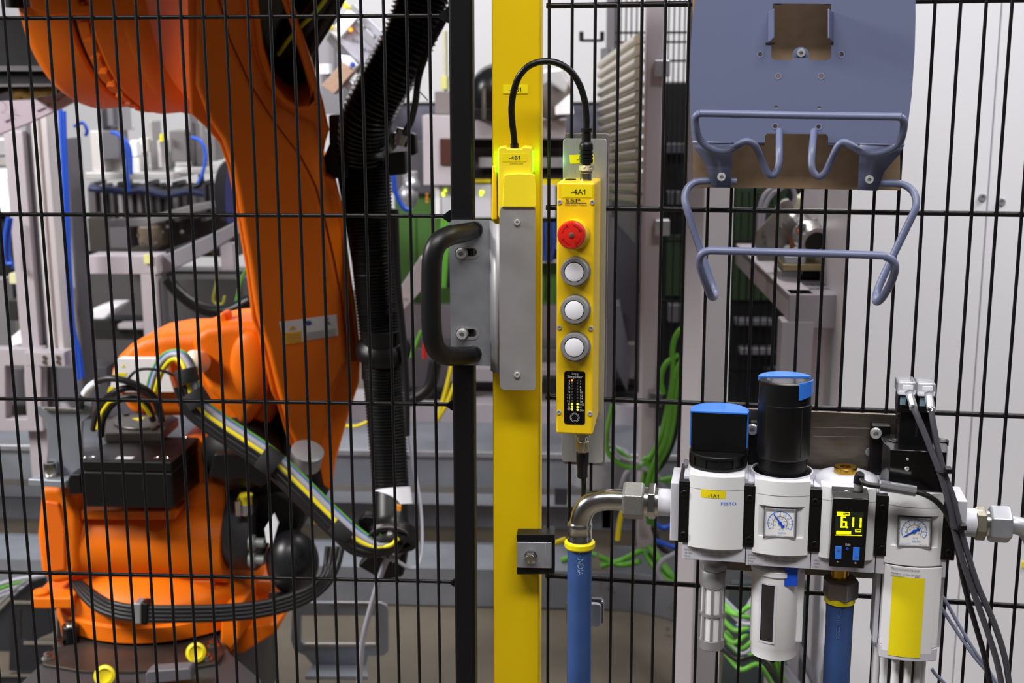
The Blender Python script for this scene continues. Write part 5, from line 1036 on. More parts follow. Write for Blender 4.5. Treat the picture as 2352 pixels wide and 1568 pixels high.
# ================================================================== SETTING
def structure(name, geo, m, bev=0): o = solo(name, geo, m, F0, bev=bev); o['kind'] = 'structure'; return o
m_wallg = mat('grey_hall_wall', (150, 150, 152), .7)
structure('floor', box((-6, -6, -.05), (7, 8, 0)), m_floor)
structure('wall_back', box((-6, 7.0, 0), (7, 7.15, 4.6)), m_wallw)
structure('wall_left', box((-6.1, -6, 0), (-6, 7, 4.6)), m_wallg)
structure('wall_front', box((-6, -6.15, 0), (7, -6, 4.6)), m_wallg)
structure('wall_right', box((7, -6, 0), (7.1, 7, 4.6)), m_wallg)
def T(name, label, cat, x, y, d, group=None): return thing(name, label, cat, F0, F0.p(x, y, d), group)
def pp(t, n, pts, d0, d1, m, bev=.003, **k): return part(n, ppx(F0, pts, d0, d1), m, t, bev=bev, **k)
def bb(t, n, x0, y0, x1, y1, d0, d1, m, bev=.002, **k): return part(n, bpx(F0, x0, y0, x1, y1, d0, d1), m, t, bev=bev, **k)
def tt(t, n, L, r, m, **k): return part(n, tube(px3(F0, L), r*F0.k(*L[len(L)//2]), 12, 6), m, t, smooth=60, **k)
# ---- conveyor beams at floor level
t = T('steel_beam', 'wide galvanised beam crossing behind the yellow post', 'beam', 900, 1110, 2.3)
a = F0.p(700, 1033, 2.3); b = F0.p(700, 1111, 2.3); yb = F0.pz(900, 962, a.z).y
part('web', box((-2.2, 2.3, b.z), (1.15, 2.31, a.z)), m_galv, t); part('top_plate', box((-2.2, 2.295, a.z-.004), (1.15, yb, a.z+.004)), m_galv, t, bev=.002)
part('lip', box((-2.2, 2.285, a.z-.012), (1.15, 2.3, a.z+.006)), m_zinc, t, bev=.003)
t = T('steel_beam', 'low galvanised rail under the wide beam', 'beam', 900, 1205, 2.5)
a = F0.p(900, 1157, 2.5); b = F0.p(900, 1212, 2.5); part('rail', box((-2.4, 2.5, b.z), (1.25, 2.62, a.z)), m_galv, t, bev=.004)
for x in (1290,): part('support_foot', bpx(F0, x-16, 1110, x+12, 1160, 2.42, 2.5), m_galv, t)
t = T('table_plinth', 'grey machine plinth above the wide galvanised beam', 'plinth', 900, 960, 2.7)
a = F0.p(900, 925, 2.62); b = F0.p(900, 962, 2.62); part('rail', box((-2.2, 2.62, b.z-.05), (1.3, 2.8, a.z)), m_frame, t, bev=.003)
t = T('cable_tray', 'low galvanised cable tray along the floor behind the posts', 'cable tray', 900, 1395, 1.88)
a = F0.p(900, 1303, 1.88); yb = F0.pz(900, 1243, a.z).y
part('front_side', box((-1.2, 1.88, 0.004), (.66, 1.883, a.z)), m_galv, t); part('rear_side', box((-1.2, yb, 0.004), (.60, yb+.003, a.z)), m_galv, t); part('bottom', box((-1.2, 1.883, .004), (.66, yb, .008)), m_galv, t)
part('lid', box((-1.2, 1.885, a.z-.006), (.56, yb-.003, a.z-.003)), m_galv, t)
# curved tray section
c = F0.pz(1290, 1470, 0); R1_, R2_ = None, None
def curved(rad, y0_, z0_, z1_, cx, cyy, a0=90, a1=-8, th=.003, n=22):
    V = []; Fc = []
    for i in range(n+1):
        a = math.radians(a0+(a1-a0)*i/n)
        for r_ in (rad, rad-th):
            for z in (z0_, z1_): V.append((cx+r_*math.cos(a), cyy+r_*math.sin(a)*1.0, z))
    for i in range(n):
        b = 4*i; Fc += [(b, b+1, b+5, b+4), (b+2, b+6, b+7, b+3), (b+1, b+3, b+7, b+5), (b, b+4, b+6, b+2)]
    return (V, Fc)
ct = thing('cable_tray', 'curved galvanised cable tray section full of cables', 'cable tray', F0, (.8, 1.7, 0))
zt_ = a.z
part('outer_side', curved(.42, 0, .004, zt_, .66, yb-.42), m_galv, ct, smooth=60); part('inner_side', curved(.23, 0, .004, zt_, .66, 1.883-.23), m_galv, ct, smooth=60)
for x, y in ((1371, 1276), (1382, 1343), (1537, 1397), (1534, 1441)): part('bolt', lathe([(.006, 0), (.006, -.008)], F0.p(x, y, 1.74 if x > 1500 else 1.872), (0, 1, 0), 10), m_steel, ct)
# cylinder (drum) behind the station
t = T('round_duct', 'short bright galvanised duct ring lying behind the blue hose', 'duct', 1390, 1120, 2.0); cq = F0.p(1375, 1115, 2.0)
part('drum', lathe([(.085, 0), (.085, .078), (.082, .079), (.08, .07)], (cq.x, 2.05, cq.z), n=48), m_zinc, t, smooth=40)
# ---- cables right of station (green bundle)
G = [[(1600, 740, 1.5), (1560, 760, 1.5), (1545, 800, 1.5), (1546, 860, 1.5), (1535, 930, 1.5), (1515, 1010, 1.5), (1490, 1060, 1.52), (1475, 1120, 1.55)],
     [(1600, 800, 1.45), (1565, 830, 1.45), (1545, 890, 1.45), (1538, 960, 1.45), (1525, 1020, 1.45), (1500, 1070, 1.48), (1485, 1130, 1.5), (1490, 1200, 1.55)],
     [(1560, 815, 1.5), (1530, 835, 1.5), (1518, 870, 1.5), (1524, 905, 1.5)],
     [(1600, 850, 1.48), (1562, 870, 1.48), (1542, 930, 1.48), (1520, 1000, 1.48), (1500, 1040, 1.5), (1470, 1070, 1.5), (1440, 1072, 1.5), (1405, 1050, 1.5), (1392, 1010, 1.5), (1408, 930, 1.5)],
     [(1480, 1050, 1.5), (1510, 1100, 1.5), (1560, 1095, 1.5), (1600, 1110, 1.5)], [(1385, 1032, 1.5), (1410, 1028, 1.5), (1450, 1055, 1.5), (1500, 1090, 1.5), (1560, 1120, 1.5)],
     [(1480, 1270, 1.6), (1500, 1300, 1.55), (1530, 1330, 1.5), (1560, 1345, 1.45)], [(1490, 1255, 1.6), (1515, 1290, 1.55), (1545, 1325, 1.5), (1590, 1350, 1.45)], [(1290, 1286, 1.95), (1350, 1270, 1.95), (1420, 1296, 1.95), (1470, 1290, 1.9)], [(1380, 1300, 1.95), (1430, 1285, 1.95), (1480, 1260, 1.9)]]
GL = ['leftmost strand looping from the grey post top', 'thick middle strand along the grey post', 'short free loop left of the strands', 'long strand turning left towards the duct', 'low strand reaching right under the knot', 'thin strand crossing the bright duct', 'strand over the curved tray rim', 'second strand over the curved tray rim', 'strand lying inside the straight tray', 'strand lying across inside the curved tray']
for L, lb, in zip(G, GL):
    t = thing('green_cable', 'green cable: '+lb, 'cable', F0, F0.p(*L[0]), 'green cables by the grey post'); tt(t, 'cable', L, 6.5 if 'thin' not in lb else 4, m_cgrn)
    if 'thick' in lb or 'rim' in lb: L2 = [(x+9, y+4, d) for x, y, d in L]; t = thing('green_cable', 'green cable just right of the '+lb, 'cable', F0, F0.p(*L2[0]), 'green cables by the grey post'); tt(t, 'cable', L2, 6, m_cgrn)
H_ = [([(1410, 940, 1.5), (1404, 1000, 1.5), (1420, 1045, 1.5), (1470, 1065, 1.5), (1510, 1100, 1.5), (1545, 1150, 1.5)], m_cgry, 'grey cable arching from behind the station to the elbow nut'), ([(1425, 1130, 1.5), (1440, 1085, 1.5), (1475, 1075, 1.5), (1510, 1095, 1.5), (1530, 1140, 1.5)], m_cgry, 'grey cable hooping above the elbow nut'), ([(1500, 1210, 1.5), (1520, 1260, 1.5), (1560, 1270, 1.5)], m_cblk, 'dark cable under the end block'), ([(1505, 1240, 1.45), (1535, 1252, 1.45), (1570, 1262, 1.45)], m_cblu, 'short bright blue cable under the end block'),
      ([(1570, 1262, 1.42), (1525, 1285, 1.42), (1512, 1310, 1.42), (1530, 1345, 1.42)], m_cgry, 'grey cable curling down over the tray rim'), ([(1500, 1200, 1.6), (1530, 1212, 1.6), (1570, 1180, 1.6)], m_cblu, 'thin blue cable loop behind the elbow nut'), ([(1560, 920, 1.55), (1550, 1000, 1.55), (1525, 1060, 1.55), (1490, 1100, 1.55)], m_cblk, 'black cable behind the green strands'),
      ([(1440, 1150, 1.4), (1425, 1190, 1.4), (1418, 1240, 1.4)], m_cyel, 'yellow cable dropping behind the elbow nut'), ([(1250, 1262, 1.5), (1280, 1245, 1.5), (1300, 1238, 1.5)], m_cyel, 'yellow cable piece right of the panel clamp')]
for L, m, lb in H_: t = thing('loose_cable', lb, 'cable', F0, F0.p(*L[0])); tt(t, 'cable', L, 6, m)
# tangle seen under the air unit
random.seed(3)
for i in range(11):
    x = 1650+random.random()*25; y = 1380+i*12; L = [(x, y, 1.05), (x+35, y+18+random.random()*20, 1.0), (x+75, y+30*random.random(), 1.0), (x+110, y+70*random.random()+10, 1.05), (x+95+random.random()*60, y+120, 1.1)]
    m = (m_cgrn, m_cgrn, m_cgry, m_cgrn, mat('dark_blue_cable', (34, 60, 104), .5), m_cgrn, m_cgrn, m_cgry, m_cgrn, m_cblk, m_cgrn)[i]
    lb = ('green', 'green', 'grey', 'green', 'dark blue', 'green', 'green', 'grey', 'green', 'black', 'green')[i]
    t = thing('tangled_cable', '%s %s cable of the tangle behind the silencer and filter bowl' % (('topmost', 'second', 'third', 'fourth', 'fifth', 'sixth', 'seventh', 'eighth', 'ninth', 'tenth', 'lowest')[i]+('' if i in (0, 10) else ' from the top,'), lb), 'cable', F0, F0.p(*L[0]), lb+' cables of the tangle'); tt(t, 'cable', L, 6 if lb != 'black' else 8, m)
for L, lb in (([(1650, 1370, 1.1), (1700, 1420, 1.1), (1760, 1480, 1.12), (1850, 1600, 1.15)], 'fat grey conduit running down behind the filter bowl'), ([(1700, 1440, 1.1), (1740, 1370, 1.1), (1790, 1355, 1.1)], 'fat grey conduit bending behind the silencer'), ([(1795, 1430, 1.2), (1840, 1500, 1.2), (1890, 1600, 1.2)], 'pale conduit right of the filter bowl'), ([(1955, 1430, 1.2), (2000, 1500, 1.2), (2030, 1560, 1.2)], 'pale conduit right of the hanging blue hose')):
    t = thing('conduit', lb, 'conduit', F0, F0.p(*L[0])); tt(t, 'conduit_tube', L, 11, m_cgry)
# ---- grey posts
def sqpost(name, label, xl, xm, xr, y, d, m, ztop, zbot=0, dd=None):
    A, B, C = F0.p(xl, y, d), F0.p(xm, y, d-.01), F0.p(xr, y, d+.02)
    t = thing(name, label, 'post', F0, (B.x, B.y, zbot)); v = (A.x-B.x, A.y-B.y); u = (C.x-B.x, C.y-B.y)
    if dd: v = (v[0], dd)
    part('profile', zpoly([(B.x, B.y), (C.x, C.y), (C.x+v[0]*.0+u[0]*0, C.y+.08), (A.x, A.y+.08), (A.x, A.y)], zbot, ztop), m, t, bev=.004); return t
pst = thing('machine_post', 'broad grey machine post between the two air unit hoses', 'post', F0, (F0.p(1620, 784, .62).x, .62, 0))
A, B, C = F0.p(1569, 784, .62), F0.p(1615, 784, .60), F0.p(1673, 784, .66)
part('profile', zpoly([(A.x, .62), (B.x-.004, .604), (B.x+.002, .606), (C.x, .68), (C.x-.02, .76), (A.x+.01, .72)], .0, 1.9), m_frame, pst, bev=.002)
part('shaded_face', zpoly([(B.x+.0025, .6062), (C.x+.0006, .6798), (C.x, .6812), (B.x+.002, .6068)], .0, 1.9), m_framed if 0 else mat('shaded_post_grey', (134, 128, 132), .45), pst)  # thin darker overlay on the right face, its shade painted in
part('white_edge', box((C.x-.001, .678, 0), (C.x+.0032, .683, 1.9)), m_white, pst)
pst2 = thing('machine_post', 'slim grey post left of the black mesh strip', 'post', F0, (F0.p(1495, 784, 1.6).x, 1.6, 0)); a = F0.p(1472, 784, 1.6).x; b = F0.p(1512, 784, 1.6).x
part('profile', box((a, 1.6, .28), (b, 1.68, 2.4)), m_frame, pst2, bev=.006)
for y, lb in ((157, ''), (523, '')):
    cq = F0.p(1516, y, 1.57); part('hinge_block', box((cq.x-.012, 1.565, cq.z-.018), (cq.x+.022, 1.60, cq.z+.018)), m_zinc, pst2, bev=.003); 
cq = F0.p(1492, 918, 1.57); part('hinge_block', box((cq.x-.002, 1.565, cq.z-.018), (cq.x+.03, 1.60, cq.z+.018)), m_framed, pst2, bev=.003)
t = thing('machine_post', 'dark grey post at the top behind the striped shutter', 'post', F0, (F0.p(1407, 60, 2.5).x, 2.5, 0)); a = F0.p(1393, 60, 2.5).x; b = F0.p(1421, 60, 2.5).x
part('profile', box((a, 2.5, 0), (b, 2.56, 3)), m_framed, t, bev=.004)
t = thing('handle_rod', 'small black handle on two blocks at the top right of the post', 'handle', F0, F0.p(1360, 90, 2.6))
for x in (1335, 1383): part('handle_block', bpx(F0, x-5, 72, x+5, 94, 2.55, 2.6), m_blackpl, t, bev=.002)
part('rod', tube(px3(F0, [(1335, 93, 2.58), (1383, 93, 2.58)]), .004, 8, 1), m_dark, t)
# ---- striped shutter
t = T('roller_shutter', 'tall striped beige metal shutter between station and grey post', 'shutter', 1425, 430, 2.0)
ax_, bx_ = F0.p(1466, 300, 1.75), F0.p(1378, 300, 2.75)
for i in range(15):
    yl = 150+i*21.5; yr = 88+i*26.5
    A = F0.p(1468, yr, 1.75); B = F0.p(1379, yl, 2.75); A = Vector((A.x, A.y, A.z)); B = Vector((B.x, B.y, B.z))
    part('slat', tube([A, A.lerp(B, .5), B], .0125, 8, 1), m_beige, t, smooth=60)
A = F0.p(1468, 60, 1.78); B = F0.p(1379, 130, 2.78)
part('backing', zpoly([(A.x, A.y), (B.x, B.y), (B.x+.01, B.y+.02), (A.x+.01, A.y+.02)], F0.p(1468, 560, 1.78).z, F0.p(1468, 92, 1.78).z), m_framed, t)
# ---- far mesh fence
g = []
def mesh_patch(x0, y0, x1, y1, d, st):
    a = F0.p(x0, y0, d); b = F0.p(x1, y1, d); n = int((b.x-a.x)/st)
    for i in range(n+1): g.append(lathe([(.0022, 0), (.0022, a.z-b.z)], (a.x+i*st, d, b.z), n=5))
mesh_patch(1415, -60, 1580, 500, 2.3, .0145)
z3 = [F0.p(1500, y, 2.3).z for y in (75, 97, 140)]; a = F0.p(1415, 0, 2.3).x; b = F0.p(1580, 0, 2.3).x
for z in z3: g.append(box((a, 2.294, z-.003), (b, 2.298, z+.003)))
far = thing('far_mesh_fence', 'fine black mesh fence behind the slim grey post', 'fence', F0, F0.p(1500, 500, 2.3)); part('wires', g, m_blackwire, far, kind='stuff')
g = []
mesh_patch(1515, 440, 1935, 1000, 1.9, .0185)
for y in (553, 692, 850): z = F0.p(1700, y, 1.9).z; g.append(box((F0.p(1515, y, 1.9).x, 1.894, z-.003), (F0.p(1935, y, 1.9).x, 1.898, z+.003)))
far = thing('far_mesh_fence', 'fine black mesh fence behind the grey work table', 'fence', F0, F0.p(1700, 950, 1.9)); part('wires', g, m_blackwire, far, kind='stuff')
# ---- dark machinery masses
t = T('dark_machine', 'dark machine enclosure behind the slim grey post and work table', 'machine', 1700, 900, 2.6)
bb(t, 'cabinet_body', 1518, 190, 2010, 1010, 2.6, 3.2, m_dark)
bb(t, 'green_panel', 1690, 430, 1800, 690, 2.58, 2.6, mat('very_dark_green', (22, 44, 16), .5)); bb(t, 'green_panel', 1530, 540, 1580, 680, 2.58, 2.6, mat('very_dark_green2', (20, 40, 16), .5))
for i, (x0, y0, x1, y1) in enumerate(((1530, 330, 1575, 352), (1532, 440, 1575, 470), (1535, 700, 1580, 740), (1690, 735, 1775, 748), (1760, 850, 1900, 900), (1700, 800, 1780, 815))):
    bb(t, 'grey_fitting', x0, y0, x1, y1, 2.54, 2.6, mat('dim_grey%d' % i, (70+8*i, 70+8*i, 76+8*i), .4, .3))
t = T('dark_machine', 'dark machine frame directly right of the control station', 'machine', 1420, 900, 2.3)
bb(t, 'column', 1384, 420, 1470, 960, 2.9, 3.2, mat('charcoal_panel', (56, 54, 62), .5)); pp(t, 'slant_arm', [(1395, 700), (1425, 700), (1450, 830), (1440, 900), (1390, 790)], 2.6, 2.7, m_framed); bb(t, 'block', 1385, 790, 1460, 870, 2.75, 2.8, mat('warm_grey', (104, 98, 100), .5)); bb(t, 'block', 1400, 900, 1460, 930, 2.7, 2.8, m_dark)
tt(t, 'yellow_cable_loop', [(1382, 500, 2.4), (1390, 515, 2.4), (1386, 545, 2.4), (1382, 560, 2.4)], 4, mat('olive_cable', (120, 120, 20), .5))
# ---- right work table with fixture
wt = T('work_table', 'light grey welded work table right of the broad post', 'table', 1830, 900, 1.25)
zt2 = F0.p(1850, 678, 1.15).z
A = F0.pz(1812, 678, zt2); B = F0.pz(1690, 562, zt2); C = F0.pz(1990, 562, zt2); D = F0.pz(2000, 680, zt2)
part('table_top', ext([A, B, C, D], (0, 0, -.012)), mat('perforated_grey', (150, 150, 154), .4, .3, var=.25, vscale=60), wt)
def beam(name, P, Q, w_, h_, m, par, z_):
    P = Vector(P); Q = Vector(Q); dv = (Q-P).normalized(); n_ = Vector((dv.y, -dv.x, 0))*w_
    return part(name, ext([P+n_*0, Q, Q+n_*-1, P-n_], (0, 0, -h_)), m, par, bev=.003)
beam('side_rail', A+Vector((0, 0, .003)), B+Vector((0, 0, .003)), -.05, .052, m_frame, wt, 0)
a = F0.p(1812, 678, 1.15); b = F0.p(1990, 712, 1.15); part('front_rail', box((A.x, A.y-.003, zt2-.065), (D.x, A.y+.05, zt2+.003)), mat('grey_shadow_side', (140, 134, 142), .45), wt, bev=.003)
part('leg', box((A.x-.012, A.y-.004, 0), (A.x+.05, A.y+.05, zt2-.05)), mat('shaded_leg_grey', (150, 144, 152), .45), wt, bev=.003)  # leg darker than the frame paint, its shaded front put into the colour
n = 0; g = []
for j in range(5):
    for i in range(9):
        x = 1822+i*14+(j % 2)*7-j*6; y = 672-j*9; c_ = F0.pz(x, y, zt2+.0005); g.append(lathe([(.006, 0), (.006, .0008)], c_, n=6))
part('perforations', g, m_framed, wt, kind='stuff')
fx = T('test_fixture', 'metal test fixture with round pipe end on the work table', 'fixture', 1870, 640, 1.35)
bb(fx, 'brass_plate', 1798, 606, 1990, 623, 1.30, 1.42, mat('brass_plate_metal', (160, 146, 108), .3, .7)); bb(fx, 'zinc_block', 1802, 588, 1850, 606, 1.30, 1.38, m_zinc); bb(fx, 'base_block', 1790, 622, 1835, 645, 1.32, 1.4, m_zincdull); bb(fx, 'dark_gap', 1845, 624, 1990, 642, 1.34, 1.42, m_dark)
cq = F0.p(1872, 556, 1.3); part('pipe_end', [lathe([(.0285, .10), (.0285, .05), (.032, .045), (.032, .03), (.0285, .025), (.0285, .012), (.031, .01), (.031, 0), (.022, 0), (.021, .06)], cq, (-.3, 1, .35), 32)], m_steel, fx, smooth=40, label='round steel pipe end'); part('pipe_bore', lathe([(.0212, .004), (.021, .008)], cq, (-.3, 1, .35), 30), m_ink, fx)
pp(fx, 'gusset_plate', [(1738, 530), (1758, 510), (1775, 492), (1785, 470), (1800, 458), (1812, 456), (1822, 470), (1832, 500), (1822, 540), (1800, 570), (1790, 600), (1740, 600), (1733, 560)], 1.42, 1.43, m_steeld if 0 else mat('fixture_steel', (150, 146, 142), .32, .7, var=.2, vscale=20)); pp(fx, 'housing', [(1850, 505), (1900, 495), (1950, 520), (1990, 530), (1990, 600), (1850, 600)], 1.4, 1.5, mat('fixture_casting', (130, 126, 124), .4, .6, var=.2, vscale=20))
for x, y in ((1796, 519), (1810, 512), (1796, 528), (1755, 532), (1759, 550), (1803, 466)): part('bright_screw', lathe([(.004, 0), (.004, -.004)], F0.p(x, y, 1.41), (0, 1, 0), 10), m_steel, fx)
pp(fx, 'copper_part', [(1812, 535), (1832, 480), (1845, 520), (1838, 560), (1815, 575)], 1.38, 1.39, m_copper)
t = T('white_container', 'cream bottle-shaped container above the pipe end', 'container', 1860, 490, 1.7); part('container', lathe([(.035, 0), (.04, .02), (.038, .04), (.02, .052), (.018, .07)], F0.p(1862, 492, 1.7), n=28), mat('cream_plastic', (226, 222, 190), .4), t, smooth=50); bb(t, 'label_block', 1846, 433, 1872, 448, 1.7, 1.72, m_lens)
t = T('vertical_rods', 'grey pneumatic cylinders standing behind the fixture', 'cylinder', 1910, 520, 1.8)
for x in (1893, 1915, 1940): bb(t, 'cylinder', x-8, 410, x+8, 530, 1.8, 1.85, m_zincdull)
for i, L in enumerate(([(1742, 540, 1.6), (1745, 480, 1.6), (1758, 445, 1.6), (1785, 425, 1.6)], [(1750, 540, 1.62), (1755, 485, 1.62), (1770, 450, 1.62), (1800, 428, 1.62)], [(1822, 470, 1.6), (1826, 450, 1.6), (1820, 428, 1.6)])):
    t = thing('air_hose_thin', ('left grey air hose arching over the gusset plate', 'right grey air hose arching over the gusset plate', 'short grey hose above the gusset plate')[i], 'hose', F0, F0.p(*L[0])); tt(t, 'tube', L, 5, m_cgry)
# ---- white cabinet at right
A = F0.p(1954, 440, 1.05); yC = 1.05
cab = thing('white_cabinet', 'tall white metal cabinet filling the right side', 'cabinet', F0, (1.3, yC, 0))
xs = F0.p(2245, 784, yC).x
part('door', box((A.x, yC, .02), (xs-.0008, yC+.025, 2.3)), m_cab, cab, bev=.002); part('door', box((xs+.0008, yC, .02), (xs+.9, yC+.025, 2.3)), m_cab, cab, bev=.002)
part('carcass', box((A.x+.002, yC+.026, 0), (xs+.9, yC+.55, 2.3)), m_cab, cab)
for x, y in ((2256, 453), (2300, 463)): part('lock_screw', screw(F0, x, y, yC-.001, 9, .004), m_zinc, cab)
part('yellow_tag', ppx(F0, [(2348, 1290), (2380, 1290), (2380, 1306), (2348, 1304)], yC-.003, yC), m_ylab, cab)
t = T('floor_reflection_sheet', 'dull grey-green floor cover lying behind the filter bowl', 'cover', 1870, 1480, .95)  # upright tinted sheet in place of a reflection on the floor
part('cover', ppx(F0, [(1680, 1340), (1900, 1340), (1990, 1500), (2000, 1640), (1650, 1640)], 1.3, 1.32), mat('grey_green_sheet', (74, 84, 86), .5, var=.25, vscale=7), t)
# ---- green machine with control modules behind the gap
t = T('green_machine', 'dark green machine cabinet behind the lock bracket', 'machine', 1150, 690, 2.9)
bb(t, 'green_body', 905, 430, 1400, 700, 2.9, 3.3, m_green)
for x in (955, 1040, 1120, 1250): bb(t, 'seam', x, 500, x+3, 690, 2.895, 2.9, mat('seam_green%d' % x, (40, 66, 28), .5))
t = T('control_modules', 'row of grey control modules with lime status lights', 'control module', 1060, 500, 2.8)
for i, (x0, x1) in enumerate(((998, 1012), (1013, 1058), (1088, 1130), (1240, 1276))):
    bb(t, 'module', x0, 424, x1, 500, 2.78, 2.88, (m_wallw, m_grey, m_grey, m_grey)[i], label=None)
bb(t, 'yellow_strip', 1005, 411, 1060, 420, 2.79, 2.8, m_ylab); bb(t, 'yellow_strip', 1088, 411, 1128, 420, 2.79, 2.8, m_ylab); bb(t, 'yellow_strip', 1240, 411, 1290, 428, 2.79, 2.8, m_ylab)
for x, y in ((1023, 437), (1018, 444), (1019, 448), (1105, 440), (1109, 441), (1105, 447)): part('status_light', lathe([(.0035, 0), (.0035, -.002)], F0.p(x, y, 2.775), (0, 1, 0), 10), m_led_l, t)
for y in (444, 452, 460): part('orange_light', bpx(F0, 978, y, 983, y+5, 2.775, 2.78), mat('orange_spot%d' % y, (240, 140, 40), .4), t)
bb(t, 'trunking', 1040, 560, 1300, 572, 2.82, 2.9, m_wallw); bb(t, 'trunking', 1040, 597, 1300, 604, 2.82, 2.9, m_wallw); bb(t, 'dark_opening', 1045, 572, 1300, 597, 2.85, 2.9, m_dark); bb(t, 'dark_opening', 1240, 505, 1300, 560, 2.85, 2.9, m_dark)
bb(t, 'grey_frame', 970, 265, 1060, 425, 2.7, 2.8, m_frame); bb(t, 'dark_window', 1010, 318, 1060, 380, 2.69, 2.7, mat('brown_window', (66, 34, 26), .4)); bb(t, 'rear_frame', 1060, 275, 1300, 318, 2.7, 2.8, m_frame)
bb(t, 'dark_recess', 1088, 320, 1300, 340, 2.8, 2.85, m_dark); bb(t, 'steel_bar', 1100, 362, 1370, 385, 2.75, 2.8, m_zincdull); bb(t, 'dark_recess', 1088, 390, 1370, 410, 2.8, 2.85, m_dark)
bb(t, 'backdrop', 895, 325, 1380, 445, 2.86, 2.9, mat('dusky_panel', (78, 76, 84), .5)); bb(t, 'top_box', 998, 210, 1060, 262, 2.75, 2.85, mat('taupe_box', (116, 108, 110), .4)); 
for i in range(5): part('status_cable', tube(px3(F0, [(1018+i*8, 500, 2.76), (1016+i*8, 540, 2.76), (1012+i*7, 600, 2.76), (1010+i*6, 660, 2.76)]), .007, 8, 5), m_cgrn if i < 3 else m_cblk, t)
for i in range(4): part('blue_cable_drop', tube(px3(F0, [(1246+i*9, 510, 2.8), (1247+i*9, 560, 2.8), (1244+i*7, 600, 2.8)]), .007, 8, 4), mat('navy_cable%d' % i, (40, 66, 140), .5), t)
t = T('black_drum', 'round black drum half hidden behind the yellow post', 'drum', 1120, 262, 2.6); part('drum', ball(F0.p(1140, 215, 2.65), .09, 14, (.9, .6, 1)), m_dark if 0 else mat('shiny_black', (20, 20, 22), .25), t, smooth=180); bb(t, 'stand', 1085, 250, 1130, 276, 2.6, 2.7, m_blackpl); part('rod', lathe([(.006, 0), (.006, .09)], F0.p(1111, 274, 2.5), n=10), m_steel, t)
t = T('shiny_bag', 'crumpled shiny film and brown roll right of the yellow post', 'bag', 1280, 262, 2.6); part('roll', ball(F0.p(1270, 225, 2.65), .062, 10, (1, .6, 1.1)), mat('taupe_roll', (104, 96, 92), .5), t, smooth=180); pp(t, 'film', [(1245, 160), (1290, 155), (1310, 190), (1298, 215), (1262, 190), (1246, 200)], 2.55, 2.6, mat('film', (206, 208, 214), .15, .4), bev=.01)
pp(t, 'white_box', [(1275, 245), (1310, 215), (1318, 262), (1275, 264)], 2.58, 2.62, m_wallw)
t = T('light_curtain_post', 'pale thin column behind the upper hose', 'column', 965, 270, 3.2)
bb(t, 'column', 1017, 70, 1026, 250, 3.0, 3.05, mat('khaki', (186, 184, 150), .5)); bb(t, 'cap', 1012, 175, 1027, 205, 2.98, 3.05, mat('yellowish', (196, 196, 120), .5))
bb(t, 'black_shelf', 905, 236, 1380, 243, 3.0, 3.1, m_dark); bb(t, 'rear_machine', 880, 243, 1385, 420, 3.0, 3.3, mat('dusky_machine', (92, 92, 108), .45, .3, var=.5, vscale=9))
# lower mid machinery (between 700 and 960)
t = T('lower_machine', 'grey lower machine frame behind the hoses and posts', 'machine', 1100, 930, 2.7)
bb(t, 'frame_panel', 905, 700, 1400, 790, 2.85, 2.9, mat('mauve_grey', (118, 110, 116), .5)); bb(t, 'dark_band', 905, 775, 1400, 800, 2.84, 2.86, m_framed); bb(t, 'pale_rail', 1030, 845, 1400, 880, 2.7, 2.8, m_frame); bb(t, 'frame_panel', 900, 800, 1400, 925, 2.82, 2.86, mat('mauve_grey2', (100, 96, 102), .5)); bb(t, 'black_gap', 1245, 868, 1300, 905, 2.66, 2.7, m_ink)
bb(t, 'black_gap', 930, 895, 1080, 925, 2.66, 2.7, m_dark)
for nm, lb, L, r_, m in (('elbow_hose', 'dark ribbed hose curving down behind the gate handle', [(1000, 830, 2.2), (990, 880, 2.2), (968, 905, 2.2), (935, 920, 2.2)], 15, m_cblk), ('red_marker', 'small red marker beside the gate handle', [(975, 790, 2.2), (975, 822, 2.2)], 5, m_red), ('yellow_wire', 'yellow wire dropping left of the black gate tube', [(1045, 800, 2.2), (1028, 880, 2.2), (1005, 965, 2.2)], 5, m_cyel), ('yellow_wire', 'second yellow wire meeting the first at its foot', [(1045, 880, 2.2), (1025, 930, 2.2), (1004, 965, 2.2)], 5, m_cyel), ('yellow_wire', 'yellow wire loop right of the orange arm', [(790, 978, 2.2), (820, 978, 2.2), (850, 965, 2.2), (880, 950, 2.2)], 4, m_cyel), ('blue_tube', 'blue air tube hanging behind the corrugated hose', [(903, 400, 2.2), (908, 440, 2.2), (925, 475, 2.2), (945, 485, 2.2)], 6, m_cblu), ('green_wire', 'green wire right of the corrugated hose', [(968, 760, 2.2), (952, 800, 2.2), (945, 820, 2.2)], 5, m_cgrn)):
    t = thing(nm, lb, 'cable', F0, F0.p(*L[0])); tt(t, 'tube', L, r_, m)
t = T('leaning_profile', 'pale aluminium profile leaning diagonally behind the gate handle', 'profile', 920, 720, 2.2); pp(t, 'profile', [(912, 670), (965, 590), (985, 600), (985, 650), (925, 715), (914, 712)], 2.25, 2.3, m_frame); part('orange_light', lathe([(.004, 0), (.004, -.002)], F0.p(920, 681, 2.24), (0, 1, 0), 10), m_led_o, t)
t = T('steel_joint', 'round bright steel joint behind the corrugated hose', 'joint', 935, 480, 2.4); part('joint', [ball(F0.p(938, 450, 2.4), .03, 10, (1, 1, 1.2)), ball(F0.p(945, 425, 2.4), .025, 10)], m_zinc, t, smooth=180); bb(t, 'base', 925, 395, 955, 425, 2.4, 2.45, m_zincdull)
